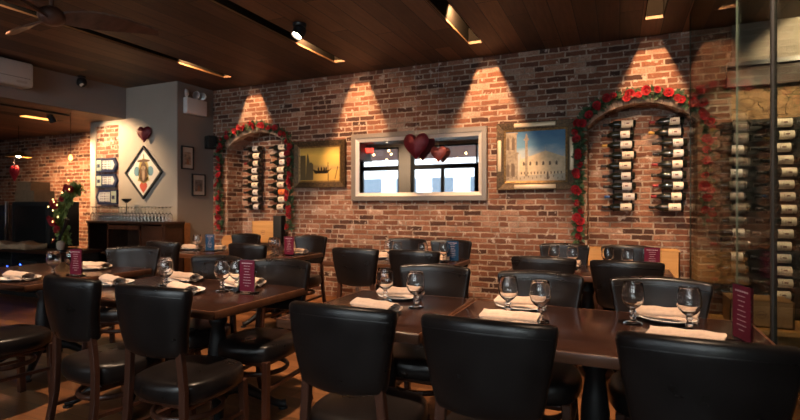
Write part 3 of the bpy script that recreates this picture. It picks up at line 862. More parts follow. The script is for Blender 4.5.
def arch_path(x0, x1, zl, zr, off=.085, y=5.93):
    A = arch_pts(x0, x1, 16); cx = (x0+x1)/2
    pts = [(x0-off, y, zl), (x0-off, y, 1.3), (x0-off, y, 1.8), (x0-off, y, SPR-.02)]
    for p in A[1:-1]:
        dx = (p[0]-cx)/((x1-x0)/2); pts.append((p[0]+off*dx*.8, y, p[1]+off))
    pts += [(x1+off, y, SPR-.02), (x1+off, y, 1.7), (x1+off, y, zr)]
    return pts
garland('rose_garland', arch_path(-5.69, -4.50, .9, .9), 'red rose and leaf garland framing the smaller left wine arch', 50, 11, nleaf=760)
garland('rose_garland', arch_path(-.34, .75, .9, 1.15), 'red rose and leaf garland framing the large right wine arch', 46, 23, nleaf=760)
garland('rose_garland', [(-6.82, 4.42, 1.52), (-6.95, 4.40, 1.50), (-7.08, 4.40, 1.38), (-7.20, 4.40, 1.2), (-7.24, 4.40, 1.05), (-7.15, 4.40, .92), (-7.08, 4.4, .80)],
        'drooping spray of roses, leaves and warm fairy lights beside the bar cabinet', 18, 5, thick=.15, lights=14, nleaf=1000, rs_=.95, lm='leafl')

# ------------------------------------------------------------------ mirror and paintings
x0, x1, z0, z1 = -3.40, -1.49, 1.355, 2.275
r = tag(empty('wall_mirror', ((x0+x1)/2, 5.99, z0)), 'wide wall mirror in a pale taupe frame reflecting the street windows', 'mirror')
hw = (x1-x0)/2; H = z1-z0
def frame_mb(hw, H, w, ya, yb, slope=0.0, n=0):
    m = MB()
    # four mitred sides; ya front at the outer edge, inner edge lies back by slope
    for s_ in range(4):
        if s_ == 0: o1, o2, i1, i2 = (-hw, 0), (hw, 0), (-hw+w, w), (hw-w, w)
        elif s_ == 1: o1, o2, i1, i2 = (hw, 0), (hw, H), (hw-w, w), (hw-w, H-w)
        elif s_ == 2: o1, o2, i1, i2 = (hw, H), (-hw, H), (hw-w, H-w), (-hw+w, H-w)
        else: o1, o2, i1, i2 = (-hw, H), (-hw, 0), (-hw+w, H-w), (-hw+w, w)
        vs = [(o1[0], ya, o1[1]), (o2[0], ya, o2[1]), (i2[0], ya+slope, i2[1]), (i1[0], ya+slope, i1[1]), (o1[0], yb, o1[1]), (o2[0], yb, o2[1]), (i2[0], yb, i2[1]), (i1[0], yb, i1[1])]
        m.add(vs, [(0, 1, 2, 3), (4, 7, 6, 5), (0, 4, 5, 1), (2, 6, 7, 3), (1, 5, 6, 2), (0, 3, 7, 4)])
    return m
f = frame_mb(hw, H, .065, -.055, .0).build('frame', M['frame'], r, bevel=.004)
m = frame_mb(hw-.066, H-.132, .045, -.045, -.004, .028); m.v = [(a, b, c+.066) for a, b, c in m.v]
m.build('inner_bevel', M['framein'], r)
MB().box(-hw+.10, hw-.10, -.014, -.004, .10, H-.10).build('mirror_glass', M['mirror'], r)

def heart_poly(s_, n=40):
    pts = []
    for i in range(n):
        t = 2*PI*i/n
        hx, hz = 16*math.sin(t)**3/17, (13*math.cos(t)-5*math.cos(2*t)-2*math.cos(3*t)-math.cos(4*t))/15
        pts.append((s_*(.72*hx+.28*.98*math.sin(t)), s_*(.72*hz+.28*(.95*math.cos(t)-.05))))
    return pts
def heart(name, loc, s_, label, rz=0.0, mat='glitter', hang=None):
    m = MB(); P_ = heart_poly(s_); n = len(P_); vs = []; fs = []
    lay = [(-.30, .0), (-.24, .55), (-.12, .86), (0, 1.0), (.12, .86), (.24, .55), (.30, .0)]
    for q, k in lay:
        if k == 0: vs.append((0, q*s_, s_*.1))
        else: vs += [(p[0]*k, q*s_, p[1]*k+(1-k)*s_*.1) for p in P_]
    for j in range(n):
        j2 = (j+1) % n
        fs.append((0, 1+j2, 1+j))
        for L_ in range(4): fs.append((1+L_*n+j, 1+L_*n+j2, 1+(L_+1)*n+j2, 1+(L_+1)*n+j))
        fs.append((1+4*n+j, 1+4*n+j2, 1+5*n))
    m.add(vs, fs)
    o = m.build(name, M[mat], smooth=70, loc=loc, rz=rz)
    if hang: MB().tube([(0, 0, s_*.5), (0, 0, hang-loc[2])], .0015, 5).build('string', M['ink'], o)
    return tag(o, label, 'heart decoration', 'hanging glitter hearts')
heart('heart_ornament', (-2.395, 5.86, 2.09), .185, 'large dark red glitter heart hanging before the top of the mirror', hang=CEIL)
heart('heart_ornament', (-2.10, 5.89, 1.965), .110, 'small reddish heart hanging just right of the large one, before the mirror', mat='pinkheart', hang=CEIL)
heart('heart_ornament', (-6.62, 5.24, 2.40), .135, 'dark red glitter heart on the white pillar above the diamond picture', rz=.15, hang=2.62)
heart('heart_ornament', (-9.50, 5.0, 1.87), .15, 'red heart hanging under the glowing pendant lamp at the bar', mat='rose', hang=2.12)

# painting helper: flat shapes on a canvas, each its own thickness
def paint(name, cx, cz, w, h, fw_, mats, label, tilt=0.0):
    r = tag(empty(name, (cx, 5.975, cz-h/2)), label, 'painting'); r.rotation_euler.x = tilt
    frame_mb(w/2, h, fw_, -.05, .0, .02).build('frame', M[mats[0]], r, bevel=.003)
    k = frame_mb(w/2-fw_, h-2*fw_, .022, -.028, -.002, .008); k.v = [(a, b, c+fw_) for a, b, c in k.v]; k.build('inner_frame', M[mats[1]], r)
    return r
def sky_canvas(name, stops, x0, z0, z1, streak=.25):
    m, nt, b = new_mat(name); g = G(nt); x, y, z = g.sep(g.objc())
    t = g.m('DIVIDE', g.m('SUBTRACT', z, z0), z1-z0)
    t = g.m('ADD', t, g.m('MULTIPLY', g.m('SUBTRACT', g.noise(g.scale(g.objc(), (4, 1, 9)), 1.0, 5), .5), streak))
    nt.links.new(g.ramp(t, stops), b.inputs['Base Color']); b.inputs['Roughness'].default_value = .8; b.inputs['Specular IOR Level'].default_value = .15
    nt.links.new(g.bump(g.noise(g.objc(), 90, 3), .3, .002), b.inputs['Normal'])
    return m
# left: golden lagoon with a boat
r = paint('lagoon_painting', -3.93, 1.885, .86, .67, .075, ('golddark', 'gold'), 'golden-yellow painting of a boat on a lagoon beside the left arch')
cv = MB().box(-.34, .34, -.012, -.004, .09, .58).build('canvas', sky_canvas('golden canvas', [(0, (.50, .31, .075)), (.3, (.58, .37, .09)), (.42, (.44, .28, .10)), (.5, (.62, .42, .10)), (.75, (.80, .54, .12)), (1, (.40, .26, .07))], 0, .09, .58), r)
pd, pm = plain('painted dark', (.035, .025, .015), .8, spec=.1), plain('painted ochre', (.13, .10, .05), .8, spec=.1)
y0, y1 = -.0135, -.012
m = MB().box(-.34, -.24, y0, y1, .11, .47).prism([(-.24, .11), (-.11, .11), (-.11, .34), (-.15, .37), (-.17, .36), (-.19, .45), (-.205, .50), (-.22, .46)], y0, y1).box(-.30, -.28, y0, y1, .36, .46)
m.build('painted_buildings', pm, cv)
m = MB().prism([(-.12, .27), (-.08, .20), (.12, .20), (.21, .28), (.15, .245), (-.05, .245)], y0-.001, y1)
for q in (-.02, .03, .075, .11): m.prism([(q-.018, .22), (q+.018, .22), (q+.012, .28), (q, .30), (q-.012, .28)], y0-.001, y1)
m.prism([(.138, .10), (.150, .10), (.144, .36), (.134, .36)], y0-.001, y1).prism([(.25, .12), (.26, .12), (.31, .30), (.30, .30)], y0-.001, y1)
m.build('painted_boat', pd, cv)
# right: pale square under a blue sky
r = paint('square_painting', -.915, 1.883, .90, .805, .085, ('golddark', 'gold'), 'framed painting of a pale palace square under blue sky, right of the mirror')
cream_bar = plain('pale gilt bar', (.55, .42, .27), .4, .3)
for (a, b_, c_, d_) in ((-.24, .24, .012, .062), (-.24, .24, .743, .793)): MB().rbox(a, b_, -.060, -.040, c_, d_, .008).build('frame_cartouche', cream_bar, r, smooth=40)
for (a, b_) in ((-.438, -.392), (.392, .438)): MB().rbox(a, b_, -.060, -.040, .22, .60, .008).build('frame_cartouche', cream_bar, r, smooth=40)
cv = MB().box(-.355, .355, -.012, -.004, .10, .70).build('canvas', sky_canvas('blue sky canvas', [(0, (.42, .36, .28)), (.16, (.55, .47, .36)), (.3, (.60, .55, .46)), (.5, (.46, .52, .54)), (.72, (.15, .30, .44)), (1, (.08, .19, .34))], 0, .10, .70, .5), r)
pc, ps, pk = plain('painted cream', (.66, .52, .34), .8, noise=.12, spec=.1), plain('painted shade', (.16, .12, .09), .8, spec=.1), plain('painted stone', (.33, .27, .20), .8, noise=.25, nscale=30, spec=.1)
m = MB().prism([(-.18, .17), (.34, .19), (.34, .38), (.12, .46), (-.18, .36)], y0, y1)
for q in (-.17, -.08, .12, .23, .33): m.prism([(q-.006, .36), (q+.006, .36), (q, .52 if q == .12 else .44)], y0, y1)
m.build('painted_palace', pc, cv)
m = MB()
for i in range(13): m.box(-.165+i*.038, -.152+i*.038, y0-.001, y0, .185, .215)
for i in range(6):
    cx_ = -.13+i*.075; m.prism([(cx_-.012, .29), (cx_+.012, .29), (cx_+.012, .325), (cx_, .34), (cx_-.012, .325)], y0-.001, y0)
m.box(-.28, -.255, y0-.002, y0-.0015, .17, .32).prism([(.13, .12), (.16, .12), (.155, .20), (.135, .20)], y0-.001, y0)
m.build('painted_window_pattern', ps, cv)
m = MB().box(-.355, -.20, y0-.0012, y0, .12, .44).box(-.35, -.215, y0-.0012, y0, .44, .68).box(-.355, -.19, y0-.0015, y0, .43, .45).box(-.355, -.20, y0-.0015, y0, .67, .69)
m.box(-.115, -.085, y0-.0012, y0, .16, .60).box(-.13, -.07, y0-.0012, y0, .59, .61).prism([(-.12, .61), (-.08, .61), (-.095, .67), (-.105, .67)], y0-.0012, y0)
m.build('painted_tower', pk, cv)
m = MB()
for zz in (.16, .48):
    for q in (-.32, -.255): m.prism([(q-.018, zz), (q+.018, zz), (q+.018, zz+.13), (q, zz+.16), (q-.018, zz+.13)], y0-.0022, y0-.0014)
for q in range(14): m.box(-.32+q*.048, -.312+q*.048, y0-.002, y0, .125+.01*(q % 3), .15+.01*(q % 3))
m.build('painted_figures', ps, cv)

# ------------------------------------------------------------------ pillar pictures and fittings
r = tag(empty('diamond_picture', (-6.69, 5.30, 1.80)), 'black-framed diamond shaped picture with a gold arch and red heart on the white pillar', 'picture')
R45 = T((0, 0, 0), ry=PI/4); a = .29
fm_ = frame_mb(a, 2*a, .028, -.03, 0); fm_.v = [tuple(R45 @ Vector((p[0], p[1], p[2]-a))) for p in fm_.v]
fm_.build('frame', M['matte'], r)
q = a-.028; MB().box(-q, q, -.012, -.002, -q, q, R45).build('picture_sheet', plain('ivory sheet', (.80, .75, .68), .5), r)
def ell(cx, cz, rx_, rz_, n=28, a0=0, a1=2*PI): return [(cx+rx_*math.cos(a0+(a1-a0)*i/n), cz+rz_*math.sin(a0+(a1-a0)*i/n)) for i in range(n)]
MB().prism(ell(0, .02, .115, .20), -.0135, -.012).prism([(-.13, -.13), (.13, -.13), (.10, -.06), (-.10, -.06)], -.0135, -.012).build('painted_arch', plain('painted gold', (.50, .36, .10), .5), r)
MB().prism(ell(-.15, .02, .062, .075), -.0135, -.012).prism(ell(.15, .02, .062, .075), -.0135, -.012).build('painted_rosette', plain('painted pale blue', (.16, .33, .42), .5), r)
MB().prism(ell(0, .0, .085, .16), -.0150, -.0136).prism(ell(0, .235, .012, .05), -.0135, -.012).prism(ell(0, .18, .14, .022), -.0150, -.0136).build('painted_niche', plain('painted brown', (.13, .065, .03), .5), r)
MB().prism(ell(0, -.02, .030, .11), -.0165, -.0151).prism(ell(0, .07, .045, .03), -.0165, -.0151).build('painted_figure', plain('painted skin', (.52, .36, .24), .5), r)
MB().prism([(p[0], p[1]-.22) for p in heart_poly(.085)], -.0150, -.0136).build('painted_heart', plain('painted red', (.62, .10, .06), .5), r)
pw = plain('white sign panel', (.55, .56, .56), .4); pg = plain('pale green panel', (.40, .46, .36), .5)
for i, (zb, zt, flip) in enumerate(((1.83, 2.055, 1), (1.585, 1.80, 1), (1.31, 1.545, -1))):
    cx_ = -7.555; w2 = .255; h = (zt-zb)
    P_ = [(-w2, 0), (w2-.06, 0), (w2, h/2), (w2-.06, h), (-w2, h)]
    if flip < 0: P_ = [(-p[0], p[1]) for p in P_]
    o = MB().prism(P_, -.035, -.002).build('arrow_sign', M['navy'], loc=(cx_, 5.325, zb))
    tag(o, ['top', 'middle', 'bottom'][i]+' of three navy arrow-shaped signs on the brick strip of the pillar, pointing '+('right' if flip > 0 else 'left'), 'sign', 'arrow-shaped signs on the pillar')
    Q_ = [(-.09, .04), (w2-.10, .04), (w2-.055, h/2), (w2-.10, h-.04), (-.09, h-.04)]
    if flip < 0: Q_ = [(-p[0], p[1]) for p in Q_]
    MB().prism(Q_, -.037, -.0351).build('white_panel', pw, o)
    e = (-.235, -.12) if flip > 0 else (.12, .235)
    MB().box(e[0], e[1], -.037, -.0351, .025, h-.025).build('side_panel', pg, o)
    t = MB()
    for k in range(4):
        zz = .04+k*(h-.07)/4; s0, s1 = (-.085, .14) if flip > 0 else (-.14, .085)
        xx = s0
        while xx < s1-.02: t.box(xx, xx+.014+.012*((k*3+int(xx*100)) % 3), -.0385, -.0371, zz, zz+.016); xx += .045
    t.box(e[0]+.02, e[1]-.03, -.0385, -.0371, h*.35, h*.6)
    t.build('lettering', M['navy'], o)
def small_frame(y0_, y1_, za, zb, label, tone):
    r = tag(empty('small_picture', (-5.985, (y0_+y1_)/2, za)), label, 'picture', 'small framed pictures on the pillar side')
    r.rotation_euler.z = PI/2
    h = zb-za; w2 = (y1_-y0_)/2
    frame_mb(w2, h, .018, -.022, 0).build('frame', M['matte'], r)
    MB().box(-w2+.016, w2-.016, -.012, -.002, .016, h-.016).build('mount', plain('cream mount', (.50, .44, .38), .5), r)
    MB().box(-w2+.055, w2-.055, -.0135, -.0121, .07, h-.09).build('print', plain('dim print', tone, .5, noise=.5, nscale=25), r)
    MB().prism([(-.03, .075), (.03, .075), (.012, .16), (-.012, .16)], -.0148, -.0136).build('printed_figure', plain('print figure', (.28, .12, .06), .5), r)
small_frame(5.36, 5.59, 1.84, 2.19, 'upper small black-framed picture on the grey side of the pillar', (.30, .22, .16))
small_frame(5.56, 5.82, 1.44, 1.78, 'lower small black-framed picture on the grey side of the pillar', (.16, .13, .11))
r = tag(empty('emergency_light', (-5.985, 5.60, 2.68)), 'white emergency light box with three round lamps on the pillar near the ceiling', 'emergency light')
MB().rbox(.0, .085, -.20, .19, 0, .24, .012).build('housing', M['white'], r, smooth=40)
for yy, ang in ((-.17, -.9), (.02, .3), (.13, .6)):
    h = MB().lathe([(0, -.03), (.035, -.025), (.058, .0), (.060, .022), (.050, .024)], 20, T((.05, yy, .305), rx=PI/2, rz=ang)).tube([(.045, yy, .235), (.045, yy, .28)], .012, 8).build('lamp_head', M['white'], r, smooth=50)
    MB().lathe([(0, .020), (.049, .023), (.049, .026), (0, .030)], 20, T((.05, yy, .305), rx=PI/2, rz=ang)).build('lens', M['chrome'], h, smooth=50)
o = MB().rbox(-.075, .075, -.07, .07, -.10, .10, .012).build('wall_speaker', M['matte'], loc=(-5.90, 5.86, 2.29), rz=-.4)
MB().lathe([(0, 0), (.05, .0), (.048, .004), (.02, .012), (0, .006)], 20, T((0, -.071, -.025), rx=PI/2)).lathe([(0, 0), (.02, 0), (.016, .004), (0, .006)], 16, T((0, -.071, .055), rx=PI/2)).build('speaker_cone', M['black'], o, smooth=50)
MB().box(-.02, .02, .06, .10, -.02, .02).build('bracket', M['black'], o)
tag(o, 'small black loudspeaker in the corner between pillar and brick wall', 'speaker')
# air conditioner
r = tag(empty('air_conditioner', (-7.1, 3.36, 2.80)), 'white wall air conditioner on the bulkhead at the upper left edge', 'air conditioner')
MB().rbox(0, .23, -.48, .48, 0, .31, .03, n=2).build('casing', M['white'], r, smooth=50)
MB().rbox(.10, .225, -.44, .44, -.008, .004, .002).build('louvre', M['framein'], r, smooth=40)
MB().box(.228, .232, -.44, .44, .10, .104).build('panel_gap', M['black'], r)
MB().box(.2295, .232, .28, .40, .035, .065).build('badge', M['framein'], r)
r = tag(empty('security_camera', (-7.02, 4.55, CEIL)), 'small black ceiling spotlight at the top of the grey bulkhead', 'spotlight'); r.name = 'ceiling_spotlight'
MB().lathe([(0, -.02), (.05, -.02), (.05, 0), (0, 0)], 20).build('mount', M['black'], r, smooth=40)
MB().lathe([(0, -.16), (.035, -.15), (.062, -.12), (.066, -.08), (.055, -.04), (.02, -.015), (0, -.01)], 20).build('lamp_head', M['black'], r, smooth=60)
MB().lathe([(0, -.006), (.028, -.004), (.028, .0), (0, .0)], 16, T((.045, -.03, -.135), ry=2.4)).build('lens', M['chrome'], r, smooth=40)
# round spotlight next to the second slot
sp = (-2.97, 4.14)
r = tag(empty('ceiling_spotlight', (sp[0], sp[1], CEIL)), 'round black ceiling spotlight, lit, beside the second ceiling slot above the mirror', 'spotlight')
MB().lathe([(0, -.03), (.065, -.03), (.07, -.02), (.07, 0), (0, 0)], 24).build('mount', M['black'], r, smooth=40)
X = T((0, 0, -.075), rx=math.radians(-28), ry=math.radians(16))
MB().lathe([(.0, .06), (.045, .055), (.062, .03), (.066, -.02), (.060, -.065), (.052, -.065), (.050, -.04), (0, -.035)], 24, X).build('lamp_head', M['black'], r, smooth=50)
MB().lathe([(0, -.055), (.040, -.052), (.049, -.045), (0, -.042)], 24, X).build('lens', M['bulbw'], r, smooth=60)
spot('ceiling_spot', (sp[0]-.03, sp[1]+.08, CEIL-.17), (-3.3, 6, 1.6), 25, 95, WARM, .02, .5)
# ceiling fan
fx, fy, fz = -4.27, 2.52, 2.85
r = tag(empty('ceiling_fan', (fx, fy, fz)), 'dark brown three-bladed ceiling fan at the upper left', 'ceiling fan')
MB().lathe([(0, -.07), (.05, -.065), (.09, -.035), (.10, .0), (.095, .04), (.06, .07), (.03, .085), (0, .085)], 28).build('motor_hub', M['fan'], r, smooth=60)
MB().lathe([(0, .08), (.018, .08), (.018, .26), (.055, .27), (.06, CEIL-fz), (0, CEIL-fz)], 20).build('downrod', M['fan'], r, smooth=40)
for k in range(3):
    a = math.radians(49+120*k); m = MB(); n = 12; vs = []; fs = []
    for i in range(n+1):
        t = i/n; rr = .08+.71*t; wd = .050+.045*math.sin(PI*min(1, t*1.15))*(1-.35*t)-.02*(t > .95); tw = -.45*(1-t)-.28
        for s1 in (-1, 1):
            for s2 in (-1, 1):
                y_ = s1*wd; z_ = s2*.007+y_*math.sin(tw)+.02*math.sin(t*PI); vs.append((rr, y_*math.cos(tw)+.05*t*t, z_))
    for i in range(n):
        o_ = i*4
        for (p, q_) in ((0, 1), (1, 3), (3, 2), (2, 0)): fs.append((o_+p, o_+q_, o_+4+q_, o_+4+p))
    fs += [(0, 2, 3, 1), (n*4, n*4+1, n*4+3, n*4+2)]
    m.add(vs, fs, T(rz=a)); m.build('blade', M['fan'], r, smooth=40)

# ------------------------------------------------------------------ sideboard with glasses
r = tag(empty('sideboard', (-6.67, 5.11, 0)), 'dark wooden sideboard with open shelves standing before the white pillar', 'sideboard')
MB().rbox(-.84, .86, -.18, .175, 1.02, 1.06, .008).build('top_board', M['darkwood'], r, smooth=40)
m = MB().box(-.82, -.78, -.16, .17, 0, 1.02).box(.80, .84, -.16, .17, 0, 1.02).box(-.82, .84, .15, .17, 0, 1.02).box(-.82, .84, -.16, .17, 0, .08)
m.box(.34, .38, -.16, .15, .08, 1.02).box(-.38, -.34, -.16, .15, .08, 1.02).build('body', M['darkwood'], r)
m = MB().box(-.34, .34, -.15, .15, .55, .575).box(-.78, -.38, -.15, .15, .55, .575).build('shelf', M['darkwood'], r)
MB().box(.38, .80, -.17, -.15, .10, 1.0).build('door', M['darkwood'], r)
m = MB(); m.box(-.36, -.33, -.175, -.16, .1, 1.0).box(.33, .36, -.175, -.16, .1, 1.0).box(-.36, .36, -.175, -.16, .94, 1.0)
m.build('face_frame', M['chairwood'], r)
o = MB().rbox(-5.984, -5.90, 5.02, 5.46, 0, 1.03, .006).build('wood_panel', M['honey'], smooth=40)
tag(o, 'orange-brown wooden panel between sideboard and the grey side of the pillar', 'wood panel')
wg = Proto(MB().lathe([(0, .215), (.032, .215), (.034, .211), (.008, .200), (.0045, .19), (.0045, .13), (.015, .115), (.033, .09), (.038, .06), (.034, .0), (.0325, .0), (.0365, .06), (.031, .088), (.010, .112), (0, .116)], 18).build('wine_glass', M['glass'], smooth=60))
wg.root['category'] = 'wine glass'
for i in range(22):
    for j, yy in enumerate((5.00, 5.10)):
        x = -7.45+i*.072+(.03 if j else 0)
        wg.put((x, yy, 1.0605), 0, ('%s upside-down wine glass from the left in the %s row on the sideboard' % (ORD[i], ('front', 'back')[j])), 'upside-down wine glasses on the sideboard')
o = MB().lathe([(0, 0), (.045, 0), (.045, .008), (.008, .014), (.007, .26), (.02, .275), (.065, .315), (.07, .335), (.062, .335), (.018, .285), (0, .283)], 24).build('candle_holder', M['black'], smooth=50, loc=(-6.93, 5.18, 1.0605))
tag(o, 'black flared candle holder rising among the glasses on the sideboard', 'candle holder')

# ------------------------------------------------------------------ bar corner on the left
r = tag(empty('bar_counter', (-8.15, 4.45, 0)), 'low dark bar counter with open equipment shelves at the left', 'counter')
MB().rbox(-1.9, 1.30, -.30, .30, .62, .66, .008).build('countertop', M['darkwood'], r, smooth=40)
m = MB().box(-1.85, 1.27, .25, .28, 0, .62).box(-1.85, 1.27, -.26, .28, 0, .06).box(-1.85, 1.27, -.26, .25, .32, .34)
for xx in (-1.85, -1.2, -.55, .10, 1.24): m.box(xx, xx+.03, -.26, .28, 0, .62)
m.build('body', M['matte'], r)
for i, (dx, z) in enumerate(((-1.1, .345), (-.42, .345), (.20, .345))):
    o = MB().rbox(0, .42, -.18, .12, 0, .16, .01).build('audio_unit', M['matte'], loc=(-8.15+dx, 4.42, z), smooth=40)
    tag(o, ['left', 'middle', 'right'][i]+' of three black audio units with blue lights on the bar shelf', 'audio unit', 'audio units under the bar')
    MB().box(.03, .05, -.184, -.179, .09, .10).box(.33, .345, -.184, -.179, .05, .06).build('indicator_light', M['led'], o)
    MB().lathe([(0, 0), (.02, 0), (.018, .015), (0, .015)], 14, T((.22, -.18, .08), rx=PI/2)).build('knob', M['black'], o, smooth=40)
r = tag(empty('bar_cabinet', (-8.3, 4.72, .66)), 'tall black cabinet standing on the bar with cardboard boxes on top', 'cabinet')
MB().rbox(-.32, .62, -.22, .22, 0, .69, .01).build('body', M['matte'], r, smooth=40)
MB().rbox(-.25, .55, -.228, -.215, .06, .63, .004).build('door', M['black'], r, smooth=40)
o = MB().rbox(-.02, .02, -.02, .02, 0, .70, .004).build('steel_post', M['chrome'], loc=(-8.76, 4.50, .66), smooth=40)
tag(o, 'upright steel post beside the black bar cabinet', 'post')
r = tag(empty('equipment_rack', (-9.35, 4.75, .66)), 'black equipment rack with blue lights at the left edge', 'equipment rack')
MB().box(-.45, .45, -.2, .2, 0, .64).build('body', M['matte'], r)
for z in (.05, .25, .45): MB().rbox(-.42, .42, -.215, -.2, z, z+.15, .004).build('panel', M['black'], r); MB().box(.25, .265, -.22, -.2155, z+.05, z+.06).box(.10, .112, -.22, -.2155, z+.08, z+.09).build('indicator_light', M['led'], r)
for i, (x, z, w_, h_) in enumerate(((-8.42, 1.351, .50, .17), (-8.46, 1.522, .32, .14))):
    o = MB().rbox(-w_/2, w_/2, -.15, .15, 0, h_, .004).build('cardboard_box', M['card'], loc=(x, 4.72, z), rz=.08*i)
    MB().box(-w_/2+.01, w_/2-.01, -.02, .02, h_, h_+.001).build('tape', M['honey'], o)
    tag(o, ('lower wide' if i == 0 else 'upper small')+' cardboard box stacked on the black bar cabinet', 'box', 'cardboard boxes on the bar cabinet')
def dl(x, y, z): return (x, y+.03*math.sin(x*9), z+(.018*math.sin(x*11+y*14)+.010*math.sin(x*31) if z > .03 else 0))
o = MB().rbox(-.42, .42, -.17, .15, 0, .085, .025, deform=dl, n=(16, 6, 1)).build('folded_linen', M['linen'], smooth=60, loc=(-8.05, 4.32, .661))
tag(o, 'tan folded linen heaped on the bar counter before the black cabinet', 'linen')
r = tag(empty('curved_stand', (-6.98, 4.25, .66)), 'dark curved metal stand with a pale round cup on the bar counter', 'stand')
MB().tube([(0, 0, 0), (-.06, 0, .08), (-.04, 0, .20), (.06, 0, .33), (.12, 0, .45)], [.03, .02, .018, .02, .03], 10).lathe([(0, 0), (.07, 0), (.07, .02), (0, .025)], 18).build('stand', M['black'], r, smooth=60)
MB().lathe([(0, .03), (.035, .03), (.05, .07), (.052, .12), (.03, .15), (0, .16)], 20, T((.06, -.05, 0))).build('cup', plain('pale cup', (.42, .36, .30), .5), r, smooth=60)
r = tag(empty('pendant_lamp', (-9.38, 5.0, 2.12)), 'shallow glowing brass pendant lamp hanging at the bar above the red heart', 'lamp')
MB().lathe([(.0, .10), (.03, .10), (.05, .08), (.18, .015), (.185, .0), (.175, .0), (.05, .06), (0, .07)], 28).build('shade', M['brass'], r, smooth=60)
MB().lathe([(0, -.01), (.03, .0), (.038, .03), (0, .06)], 14).build('bulb', M['bulbw'], r, smooth=60)
MB().tube([(0, 0, .10), (0, 0, 2.66-2.12)], .005, 6).build('cord', M['matte'], r)
r = tag(empty('pendant_bulb', (-7.35, 4.6, 2.0)), 'small bare filament bulb hanging on a cord left of the pillar', 'lamp')
MB().lathe([(0, -.05), (.02, -.04), (.028, -.01), (.018, .02), (.012, .035), (0, .035)], 14).build('bulb', emit('dim bulb', (1, .45, .12), 3), r, smooth=60)
MB().tube([(0, 0, .03), (0, 0, .66)], .004, 6).build('cord', M['matte'], r)
r = tag(empty('track_spotlight', (-7.55, 4.2, 2.66)), 'black track spotlight under the lower ceiling left of the pillar', 'spotlight')
MB().box(-.02, .02, -.5, .5, -.025, 0).build('track', M['matte'], r)
MB().lathe([(0, .06), (.04, .05), (.045, -.06), (.038, -.06), (.036, -.03), (0, -.03)], 20, T((0, .25, -.10), rx=.5)).build('lamp_head', M['black'], r, smooth=50)
o = MB().box(-8.35, -8.15, 3.2, 5.0, 2.652, 2.664).build('ceiling_light_strip', M['matte']); tag(o, 'dark recessed strip in the low ceiling of the bar, glowing at its end', 'ceiling light')
MB().rbox(-8.32, -8.18, 4.45, 4.9, 2.646, 2.653, .003).build('diffuser', emit('amber diffuser', (1, .42, .10), 1.6), o)
spot('bar_spot', (-9.38, 5.0, 2.10), (-9.3, 6, 1.7), 110, 150, WARM, .05, .6)
spot('bar_spot', (-8.25, 4.7, 2.62), (-8.6, 6, 1.6), 190, 85, WARM, .03, .3)
spot('sign_spot', (-7.62, 4.55, 2.60), (-7.3, 5.4, 1.9), 105, 95, (1, .66, .36), .03, .6)
# wooden things in the arches and wine room
def wine_crate(loc, w_, d_, h_, label, mat='crate', rz=0.0, group=None):
    r = tag(empty('wine_crate', loc, rz), label, 'wooden crate', group)
    t = .012; m = MB()
    m.box(-w_/2, w_/2, -d_/2, -d_/2+t, 0, h_).box(-w_/2, w_/2, d_/2-t, d_/2, 0, h_).box(-w_/2, -w_/2+t, -d_/2, d_/2, 0, h_).box(w_/2-t, w_/2, -d_/2, d_/2, 0, h_).box(-w_/2, w_/2, -d_/2, d_/2, 0, t)
    m.build('body', M[mat], r)
    MB().box(-w_/2-.003, w_/2+.003, -d_/2-.003, d_/2+.003, h_, h_+.01).build('lid', M[mat], r)
    MB().lathe([(.030, 0), (.034, 0), (.034, .001), (.030, .001)], 24, T((0, -d_/2-.0002, h_*.5), rx=PI/2)).box(-.02, .02, -d_/2-.001, -d_/2, h_*.5-.004, h_*.5+.004).build('burnt_stamp', M['print'], r)
    return r
wine_crate((.12, 5.98, .50), .90, .30, .31, 'wide bright pine crate at the foot of the right wine arch', 'pine')
o = MB().rbox(-.45, .45, -.15, .15, 0, .50, .01).build('plinth', M['darkwood'], loc=(.12, 5.98, 0), smooth=40); tag(o, 'dark plinth carrying the pine crate at the foot of the right arch', 'plinth')
wine_crate((-4.99, 6.12, .72), .42, .22, .32, 'pale plywood crate at the foot of the left wine arch', 'pine')
o = MB().rbox(-.55, .5, -.15, .15, 0, .72, .01).build('plinth', M['darkwood'], loc=(-5.10, 6.14, 0), smooth=40); tag(o, 'dark plinth carrying the plywood crate at the foot of the left arch', 'plinth')
o = MB().rbox(-.075, .075, -.06, .06, 0, .42, .01).build('bar_cooler', M['matte'], loc=(-4.67, 6.0, .58), smooth=40); o.name = 'black_box'; tag(o, 'narrow black box right of the plywood crate in the left arch', 'box')
o.location.z = .721
r = tag(empty('wooden_chair', (-4.98, 5.55, 0)), 'orange wooden chair with a rounded back before the plywood crate of the left arch', 'chair')
MB().prism([(-.2, .62), (.2, .62), (.2, .80), (.17, .85), (.12, .87), (-.12, .87), (-.17, .85), (-.2, .80)], -.20, -.18).build('backrest', M['orange'], r)
MB().rbox(-.2, .2, -.2, .2, .42, .46, .015).build('seat', M['orange'], r, smooth=40)
for sx in (-1, 1):
    for sy in (-1, 1): MB().bar((.17*sx, .17*sy, .63 if sy < 0 else .42), (.18*sx, .19*sy, 0), .03).build('leg', M['orange'], r)
# wine room floor: pallet with crates
o = MB().rbox(-.5, .8, -.30, .25, .20, .24, .006).box(-.45, -.40, -.28, .23, 0, .20).box(.7, .75, -.28, .23, 0, .20).box(-.5, .8, .20, .24, 0, .2).build('low_bench', M['pine'], loc=(1.25, 5.35, 0))
tag(o, 'low pale wooden bench inside the glass wine room', 'bench')
wine_crate((1.12, 5.32, .241), .46, .34, .22, 'brown wooden wine crate on the low bench in the glass wine room', 'crate')
wine_crate((1.72, 5.36, .241), .46, .30, .20, 'second wooden crate on the low bench behind the dark glass post', 'crate')
